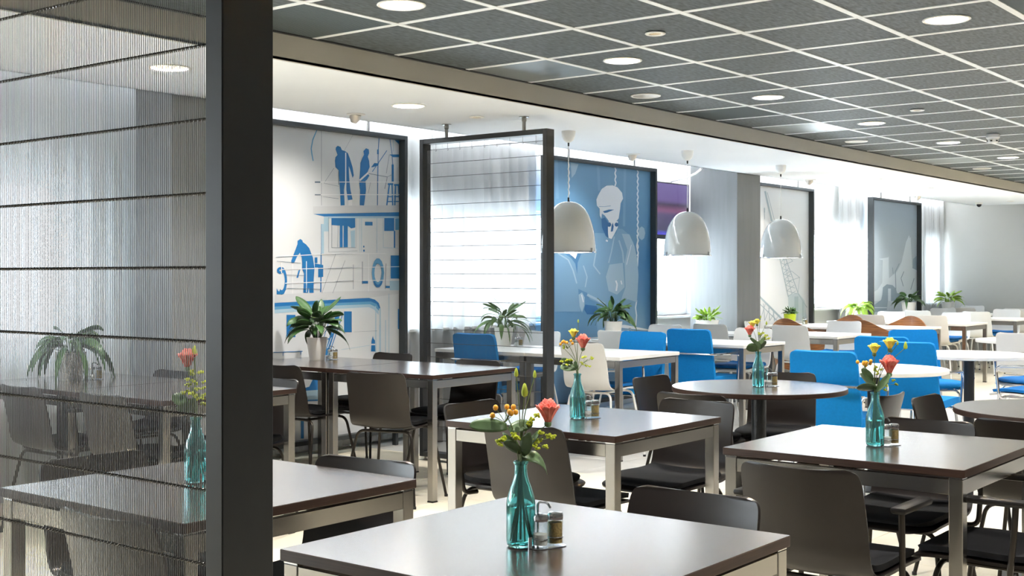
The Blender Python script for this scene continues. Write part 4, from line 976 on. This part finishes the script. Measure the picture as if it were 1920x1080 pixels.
def blue_chair():
    t = thing('upholstered_armchair', '', 'chair')
    seat = [(.225, .448, .13, 0), (.224, .452, .18, 0), (.21, .457, .205, 0), (.15, .462, .214, 0), (0, .458, .216, .004), (-.12, .450, .214, .006), (-.19, .448, .208, .006), (-.205, .448, .2, .006)]
    MB().sheet(surf(seat, 11), .05).build('seat', 'fabric_blue', t, ang=1.2)
    back = [(-.205, .43, .205, .004), (-.215, .46, .212, .006), (-.232, .55, .212, .012), (-.255, .68, .208, .016), (-.275, .80, .204, .016), (-.284, .845, .2, .014), (-.288, .864, .19, .012), (-.29, .873, .168, .01)]
    MB().sheet(surf(back, 13), .032).build('backrest', 'fabric_blue', t, ang=1.2)
    for fx, tx in ((.205, .15), (-.24, -.16)):
        MB().tube(bend([(fx, -.235, .006), (tx, -.19, .415), (tx, .19, .415), (fx, .235, .006)], .05), .009, 10).build('leg_frame', 'chrome', t)
        for s in (-1, 1): MB().lathe([(1e-4, 0), (.011, 0), (.011, .014), (1e-4, .016)], 10, (fx, s * .235, 0)).build('glide', 'black_cap', t)
    for s in (-1, 1):
        MB().tube([(.15, s * .15, .416), (-.16, s * .15, .416)], .008, 8).build('seat_rail', 'chrome', t)
    MB().tube(bend([(.10, -.185, .416), (.11, -.245, .42), (.135, -.25, .665), (-.285, -.235, .672), (-.285, .235, .672), (.135, .25, .665), (.11, .245, .42), (.10, .185, .416)], .045), .0095, 10).build('armrest', 'chrome', t)
    note(t); return t
G3 = 'bright blue upholstered armchairs'
for x, y, a, lab in [
 (7.55, 6.05, 0, 'blue armchair seen through the hanging wire screen'), (8.08, 5.20, 180, 'blue armchair behind the white table right of the wire screen'),
 (9.25, 5.15, 0, 'blue armchair with its back turned, third from the left'), (7.14, 3.05, 3, 'large blue armchair right of the brown round table'),
 (8.42, 3.02, 0, 'blue armchair behind the yellow flowers of the right table'), (9.03, 3.42, 0, 'blue armchair of which only the top edge shows'),
 (9.82, 3.46, 224, 'blue armchair in shade behind the other blue chairs')]:
    put(SBL, blue_chair, x, y, a, lab, G3)

def wood_chair():
    t = thing('plywood_armchair', '', 'chair')
    g = []; nz = 7
    for k in range(33):
        u = -1 + 2 * k / 32; a = PI + u * 1.95; au = abs(u)
        r = .285 + .02 * au; zt = .845 - .22 * (math.sin(min(au, 1) * PI / 2) ** 1.6) - .02 * math.sin(6 * u); zb = .27 + .10 * au
        g.append([((r - .03 + .05 * (i / (nz - 1))) * math.cos(a) + .03, (r - .03 + .05 * (i / (nz - 1))) * math.sin(a), zb + (zt - zb) * i / (nz - 1)) for i in range(nz)])
    MB().sheet(g, .013).build('shell', 'walnut', t, ang=1.0)
    MB().lathe([(1e-4, .36), (.21, .36), (.235, .375), (.24, .41), (.225, .435), (1e-4, .445)], 32, (.02, 0, 0)).build('seat_cushion', 'shell_white', t)
    MB().lathe([(1e-4, .33), (.2, .33), (.2, .36), (1e-4, .36)], 28, (.02, 0, 0)).build('seat_board', 'walnut', t)
    for sx in (-1, 1):
        for sy in (-1, 1):
            MB().tube([(.02 + sx * .15, sy * .15, .335), (.02 + sx * .21, sy * .21, 0)], .011, 10).build('leg', 'chrome', t)
    note(t); return t
for x, y, a, lab in [(12.92, 6.0, 0, 'walnut plywood chair below the lime green pot'), (12.92, 5.12, 0, 'walnut plywood chair with its whole back showing'),
                     (14.02, 5.98, 180, 'walnut plywood chair on the far side, left one'), (14.02, 5.26, 180, 'walnut plywood chair on the far side, right one')]:
    put(SWO, wood_chair, x, y, a, lab, 'curved walnut chairs')

# ================================================================= things on the tables
ZTOP = .741
RT = Vector((math.sin(YAW), -math.cos(YAW), 0)); FWV = Vector((math.cos(YAW), math.sin(YAW), 0))
def leafpts(base, az, length, width, rise, droop, n=7, curl=.15, tw=0.0):
    d = Vector((math.cos(az), math.sin(az), 0)); s = Vector((-math.sin(az) * math.cos(tw), math.cos(az) * math.cos(tw), math.sin(tw))); g = []
    for i in range(n + 1):
        t = i / n
        c = Vector(base) + d * (length * (math.sin(t * 1.35) / math.sin(1.35)) * (1 - .25 * rise)) + Vector((0, 0, length * (rise * t - droop * t * t)))
        w = width * (math.sin(PI * min(1, (t * .93 + .07)) ** .8) ** .8 if t < 1 else 0.02) * .5 + .0006
        g.append([c + s * (w * k) + Vector((0, 0, curl * w * abs(k))) for k in (-1, -.5, 0, .5, 1)])
    return g
def vase(x, y, label):
    t = thing('bottle_vase', label, 'vase', (x, y, ZTOP), 0, 'turquoise glass bottle vases')
    prof = [(1e-4, .0), (.026, .0), (.030, .004), (.0315, .012), (.0315, .088), (.0295, .104), (.0235, .124), (.0175, .140), (.0145, .152), (.0135, .166), (.0138, .174), (.0162, .177), (.0162, .1805), (.0142, .182)]
    inner = [(max(r - .0022, 1e-4), max(z, .006)) for r, z in prof]
    MB().lathe(prof + inner[::-1], 32).build('glass_bottle', 'teal_glass', t)
    MB().lathe([(1e-4, .007), (.0285, .008), (.0288, .086), (1e-4, .0865)], 24).build('water', 'teal_water', t)
    return t
def stem_path(rng, tip, neck_h=.176):
    a = rng.uniform(0, 6.28); b = Vector((.018 * math.cos(a), .018 * math.sin(a), .012)); nk = Vector((rng.uniform(-.005, .005), rng.uniform(-.005, .005), neck_h))
    tip = Vector(tip); m1 = nk + (tip - nk) * .45 + Vector((-(tip.x - nk.x) * .2, -(tip.y - nk.y) * .2, (tip.z - nk.z) * .08))
    keys = [tuple(b), tuple(b * .4 + nk * .6 - Vector((0, 0, .02))), tuple(nk), tuple(m1), tuple(tip)]
    return [Vector(p) for p in catmull([k + (0,) for k in keys], 4)] if False else [Vector(p[:3]) for p in catmull(keys, 4)]
def petal_bloom(rng, c, r, layers, up=1.0):
    """layered ruffled petals round a centre"""
    m = MB(); c = Vector(c)
    for L in range(layers):
        n = 4 + L; rr = r * (.35 + .65 * (L + 1) / layers); hh = r * (1.5 - .35 * L / layers) * up
        for k in range(n):
            a = 2 * PI * k / n + L * .7 + rng.uniform(-.2, .2); g = []
            for i in range(7):
                t = i / 6; row = []
                for j in range(7):
                    s = -1 + j / 3; aa = a + s * (PI / n) * 1.05 * (.5 + .5 * math.sin(t * PI * .6 + .4))
                    rad = rr * (.25 + .75 * t ** .7) * (1 + .10 * math.sin(5 * s + 3 * t + L)) + (.30 * r * t ** 3 if L == layers - 1 else 0)
                    z = -r * .55 + hh * (t ** .8) * (1 - .10 * s * s) - (.25 * r * t * t * L / layers)
                    row.append(c + Vector((rad * math.cos(aa), rad * math.sin(aa), z)))
                g.append(row)
            m.sheet(g, .0009)
    return m
def off(a, b, h): return RT * a + FWV * b + Vector((0, 0, h))
def flower(kind, base, tip, r, seed, label, leaves=()):
    rng = random.Random(seed)
    nm = {'rose': 'rose', 'yellow': 'lisianthus', 'bud': 'lisianthus_bud', 'berry': 'berry_sprig', 'umbel': 'umbel_sprig', 'leaf': 'leafy_stem'}[kind]
    t = thing(nm, label, 'flower' if kind in ('rose', 'yellow', 'bud') else 'sprig', (base[0], base[1], ZTOP), 0, 'flowers in the turquoise vases')
    P = stem_path(rng, tip); st = MB().tube(P, .0016, 6, r2=.0011)
    end = P[-1]
    if kind == 'rose':
        st.build('stem', 'stem_green', t); petal_bloom(rng, end + Vector((0, 0, r * .6)), r * .95, 6, 1.75).build('bloom', 'rose_coral', t, ang=2)
        MB().sphere(tuple(end), r * .4, 8, 5).build('calyx', 'leaf_bouquet', t)
    elif kind == 'yellow':
        st.build('stem', 'stem_green', t); petal_bloom(rng, end + Vector((0, 0, r * .6)), r * .8, 3, 1.5).build('bloom', 'petal_yellow', t, ang=2)
        MB().sphere(tuple(end), r * .4, 8, 5).build('calyx', 'leaf_bouquet', t)
    elif kind == 'bud':
        st.build('stem', 'stem_green', t)
        MB().lathe([(1e-4, -r * .6), (r * .5, -r * .3), (r * .62, r * .3), (r * .45, r * 1.1), (r * .25, r * 1.7), (1e-4, r * 1.9)], 10, tuple(end)).build('bud', 'bud_green', t)
    elif kind == 'berry':
        for k in range(7):
            q = end + Vector((rng.uniform(-1, 1) * r * 1.6, rng.uniform(-1, 1) * r * 1.6, rng.uniform(-.6, .8) * r))
            st.tube([end - Vector((0, 0, r * 1.6)), q], .0008, 5)
            MB().sphere(tuple(q), r * .42, 10, 7, 1.1).build('berry', 'berry_orange', t)
        st.build('stem', 'stem_green', t)
    elif kind == 'umbel':
        m = MB()
        for k in range(8):
            q = end + Vector((rng.uniform(-1, 1) * r * 2.0, rng.uniform(-1, 1) * r * 2.0, rng.uniform(-2.6, 1.0) * r))
            st.tube([P[-3], q], .0006, 4)
            for e in range(6):
                a = e * 1.05; m.sphere((q.x + r * .36 * math.cos(a), q.y + r * .36 * math.sin(a), q.z + rng.uniform(-.3, .3) * r), r * .30, 6, 4, .8)
        tag(m.build('flower_heads', 'umbel_green', t), kind='stuff'); st.build('stem', 'stem_green', t)
    else: st.build('stem', 'stem_green', t)
    for (h, az, ln, wd, rs, dr) in leaves:
        q = min(P, key=lambda p: abs(p.z - h))
        MB().sheet(leafpts(tuple(q), az, ln * 1.1, wd * 1.25, rs, dr, tw=rng.choice((-1, 1)) * rng.uniform(.7, 1.2)), .0008).build('leaf', 'leaf_bouquet', t, ang=2)
AZL = math.atan2(-RT.y, -RT.x); AZR = math.atan2(RT.y, RT.x); AZN = math.atan2(-FWV.y, -FWV.x); AZF = AZN + PI
BQ = [
 ((2.10, 1.615), 'front table', [
  ('rose', (.058, -.005, .262), .021), ('bud', (.008, .0, .325), .0125), ('bud', (.030, .01, .362), .007), ('bud', (-.010, .0, .366), .008), ('berry', (-.034, -.01, .288), .014),
  ('umbel', (.022, .008, .275), .011), ('umbel', (-.022, -.012, .235), .011),
  ('leaf', (-.03, -.01, .255), 0, [(.255, AZL + .1, .075, .024, .10, .05), (.25, AZR + .4, .055, .024, .35, .2), (.20, AZL + .6, .05, .020, .75, .3)]),
  ('leaf', (.01, -.015, .235), 0, [(.195, AZN + .4, .055, .026, .95, .1), (.20, AZL - .3, .05, .024, .8, .1), (.188, AZR + .1, .055, .026, .35, .95), (.21, AZR - .4, .05, .024, .9, .1)]),
  ('umbel', (.048, .0, .235), .012)]),
 ((4.11, 2.872), 'middle table', [
  ('yellow', (-.016, 0, .325), .02), ('rose', (.022, -.005, .282), .024), ('bud', (.004, .01, .39), .006), ('bud', (-.055, .0, .285), .009), ('berry', (-.040, -.005, .305), .014),
  ('umbel', (.042, .0, .24), .011), ('umbel', (-.036, .0, .235), .011), ('leaf', (-.02, -.01, .225), 0, [(.20, AZL + .1, .06, .03, .15, .1), (.225, AZL - .4, .05, .022, .3, .1), (.2, AZN, .04, .02, .9, .2)])]),
 ((5.873, 2.955), 'brown round table', [
  ('yellow', (-.030, 0, .305), .02), ('yellow', (-.004, .008, .32), .017), ('rose', (-.045, -.005, .265), .022), ('bud', (.012, .0, .36), .006), ('bud', (.045, .01, .325), .008),
  ('umbel', (.045, .0, .26), .011), ('umbel', (.012, 0, .27), .011), ('leaf', (.0, -.01, .22), 0, [(.195, AZL, .06, .04, .25, .2), (.2, AZR + .2, .05, .04, .6, .1), (.2, AZN, .05, .036, .7, .1), (.22, AZL - .3, .05, .026, .7, .1), (.22, AZR, .04, .026, .9, 0)])]),
 ((4.078, 1.615), 'right table', [
  ('yellow', (-.003, 0, .31), .02), ('yellow', (.05, .0, .325), .022), ('bud', (.105, .005, .333), .011), ('bud', (.078, .005, .345), .006), ('rose', (.045, -.01, .243), .026), ('berry', (-.045, -.005, .28), .015),
  ('umbel', (.045, -.01, .215), .011), ('umbel', (.005, .01, .27), .01), ('leaf', (-.01, -.01, .23), 0, [(.195, AZL + .1, .065, .036, .1, .05), (.2, AZL - .5, .06, .045, .75, .1), (.195, AZN + .6, .065, .042, .7, .1), (.23, AZL, .045, .026, .7, .1)])]),
 ((2.19, 2.835), 'left table', [
  ('rose', (-.024, 0, .318), .022), ('bud', (-.004, .0, .36), .012), ('umbel', (-.012, 0, .27), .013), ('umbel', (.01, 0, .25), .013), ('umbel', (-.005, .01, .30), .012),
  ('leaf', (-.02, -.01, .225), 0, [(.22, AZL, .05, .03, .4, .1), (.2, AZL + .5, .05, .03, .3, .2), (.2, AZN, .05, .03, .7, .1)])]),
]
KW = {'rose': 'coral rose', 'yellow': 'yellow lisianthus bloom', 'bud': 'pale green flower bud', 'berry': 'sprig of orange berries', 'umbel': 'sprig of tiny yellow green flowers', 'leaf': 'stem with broad green leaves'}
sd = 10
for (bx_, by_), where, items in BQ:
    vase(bx_, by_, 'turquoise glass bottle vase of flowers on the ' + where)
    c = {}
    tot = {}
    for it in items: tot[it[0]] = tot.get(it[0], 0) + 1
    for it in items:
        sd += 1; k = it[0]; c[k] = c.get(k, 0) + 1
        pos = ''
        if tot[k] > 1:
            same = sorted([q for q in items if q[0] == k], key=lambda q: q[1][0]); idx = same.index(it)
            pos = (['left', 'right'] if tot[k] == 2 else ['leftmost', 'middle', 'rightmost'] if tot[k] == 3 else ['leftmost', 'second', 'third', 'rightmost'])[idx] + ' '
        flower(k, (bx_, by_), tuple(off(*it[1])), it[2], sd, pos + KW[k] + ' in the vase on the ' + where, it[3] if len(it) > 3 else [])

def shaker(x, y, z, content, label):
    t = thing('salt_shaker' if content == 'salt' else 'pepper_shaker', label, 'shaker', (x, y, z), 0, 'glass salt and pepper shakers')
    o = []
    MB().lathe([(1e-4, .001), (.0155, .001), (.0168, .004), (.0168, .052), (.0155, .057), (.0140, .057), (.0158, .051), (.0158, .004), (1e-4, .0035)], 20).build('glass_jar', 'jar_glass', t)
    MB().lathe([(1e-4, .0055), (.0154, .0058), (.0154, .028 if content == 'salt' else .049), (1e-4, .0285 if content == 'salt' else .0495)], 18).build('filling', content, t)
    MB().lathe([(.0166, .0555), (.0172, .057), (.0172, .066), (.015, .070), (1e-4, .0715)], 20).build('screw_lid', 'chrome', t)
def caddy(x, y, where, rz=0.0):
    t = thing('shaker_caddy', 'small steel salt and pepper caddy on the ' + where, 'caddy', (x, y, ZTOP), rz, 'salt and pepper caddies')
    MB().rbox(-.02, -.042, 0, .02, .042, .0022, .001, vert_r=.014).build('tray', 'chrome', t)
    MB().rbox(-.0008, -.050, .0, .0008, -.041, .026, .0004).build('end_plate', 'chrome', t)
    for s in (-1, 1):
        MB().tube([(.0178 * math.cos(a), s * .0195 + .0178 * math.sin(a), .021) for a in [2 * PI * k / 20 for k in range(20)]], .0011, 6, closed=True).build('ring', 'chrome', t)
    MB().tube(bend([(-.0195, -.012, .002), (-.0195, -.012, .094), (-.0195, .012, .091), (-.0185, .020, .079)], .008), .0026, 8).build('handle', 'chrome', t)
    c, s = math.cos(rz), math.sin(rz)
    for q, cont in ((-1, 'salt'), (1, 'pepper')):
        lx, ly = 0, q * .0195
        shaker(x + lx * c - ly * s, y + lx * s + ly * c, ZTOP + .0022, cont, 'glass %s shaker in the caddy on the %s' % (cont, where))
CZ = math.radians(-108)
for cx, cy, w_ in [(2.125, 1.562, 'front table'), (4.148, 2.83, 'middle table'), (5.916, 2.90, 'brown round table'), (4.112, 1.576, 'right table'), (2.226, 2.79, 'left table behind the rod screen'),
                   (5.93, 6.19, 'brown table under the ship mural'), (3.99, 6.05, 'table of the drooping plant'), (8.02, 6.19, 'white table behind the wire screen'),
                   (9.62, 6.12, 'white table in front of the blue mural'), (13.6, 6.24, 'table with the lime green pot')]:
    caddy(cx, cy, w_, CZ)

def potted(x, y, label, pot, leafm, rt, rb, h, n, ln, wd, rise, droop, seed, name='potted_plant', spread=.6, stemh=.05):
    rng = random.Random(seed); t = thing(name, label, 'plant', (x, y, ZTOP), 0, 'potted plants on the tables')
    MB().lathe([(1e-4, 0), (rb * .96, 0), (rb, .004), (rt, h - .004), (rt, h), (rt - .005, h), (rt - .007, h - .02), (1e-4, h - .02)], 32).build('pot', pot, t)
    MB().lathe([(1e-4, h - .018), (rt - .008, h - .019), (1e-4, h - .012)], 20).build('soil', 'soil', t)
    for k in range(n):
        a = 2.4 * k + rng.uniform(-.4, .4); f = (k + .5) / n
        L = ln * rng.uniform(.75, 1.2); pl = ln * rng.uniform(.5, 1.0) * (1 - .35 * f)
        el = math.radians(85 - 75 * f * spread + rng.uniform(-12, 12)) if rise > 0 else 0
        d = Vector((math.cos(a), math.sin(a), 0)); b0 = d * (rt * .25) + Vector((0, 0, h - .016))
        b1 = b0 + d * (pl * math.cos(el) * .8) + Vector((0, 0, pl * math.sin(el) * rise * .8 + stemh * .4))
        m = MB().sheet(leafpts(tuple(b1), a + rng.uniform(-.5, .5), L, wd * rng.uniform(.75, 1.2), rise * (.75 - .9 * f) + rng.uniform(-.15, .2), droop * (.35 + .5 * f) * rng.uniform(.7, 1.3), tw=rng.uniform(-.9, .9)), .0012)
        m.tube([b0, b0 * .5 + b1 * .5 + Vector((0, 0, pl * .08)), b1 + Vector((0, 0, .0005))], .0018, 5)
        m.build('leaf', leafm, t, ang=2)
potted(3.90, 6.15, 'drooping potted plant in a white pot seen through the rod screen', 'pot_white', 'leaf_dark', .085, .062, .155, 40, .15, .046, .85, 1.5, 1, spread=.95, stemh=.06)
potted(5.86, 6.27, 'dark leafy plant in a tapered white pot before the ship mural', 'pot_white', 'leaf_dark', .072, .052, .155, 46, .15, .06, 1.3, .65, 2, spread=.85, stemh=.12)
potted(8.0, 6.33, 'spiky leafed plant in a white pot behind the wire screen', 'pot_white', 'leaf_mid', .08, .06, .15, 40, .16, .036, 1.15, .9, 3, spread=.95, stemh=.08)
potted(9.5, 6.24, 'dark plant in a white pot in front of the blue mural', 'pot_white', 'leaf_dark', .085, .065, .16, 40, .15, .046, 1.2, .8, 4, spread=.9, stemh=.10)
potted(11.30, 6.26, 'bushy bright green plant beside the grey column', 'pot_white', 'leaf_light', .12, .09, .12, 44, .10, .03, 1.1, .25, 5, spread=.6, stemh=.02)
potted(13.45, 6.36, 'small succulent in a lime green pot', 'pot_lime', 'leaf_dark', .072, .062, .13, 44, .06, .026, 1.0, .2, 6, spread=.8, stemh=.04)
potted(15.3, 6.28, 'pale plant with hanging leaves in a white pot', 'pot_white', 'leaf_light', .09, .07, .13, 30, .14, .055, .8, 1.6, 7, spread=1.0, stemh=.07)
potted(17.3, 6.36, 'dark plant in a tall white pot before the misty harbour mural', 'pot_white', 'leaf_dark', .10, .075, .20, 26, .16, .05, .8, .8, 8, spread=.95, stemh=.06)
potted(19.15, 6.42, 'bright green plant in a white pot by the end wall', 'pot_white', 'leaf_light', .10, .08, .17, 32, .16, .05, .95, .7, 9, spread=.85, stemh=.07)
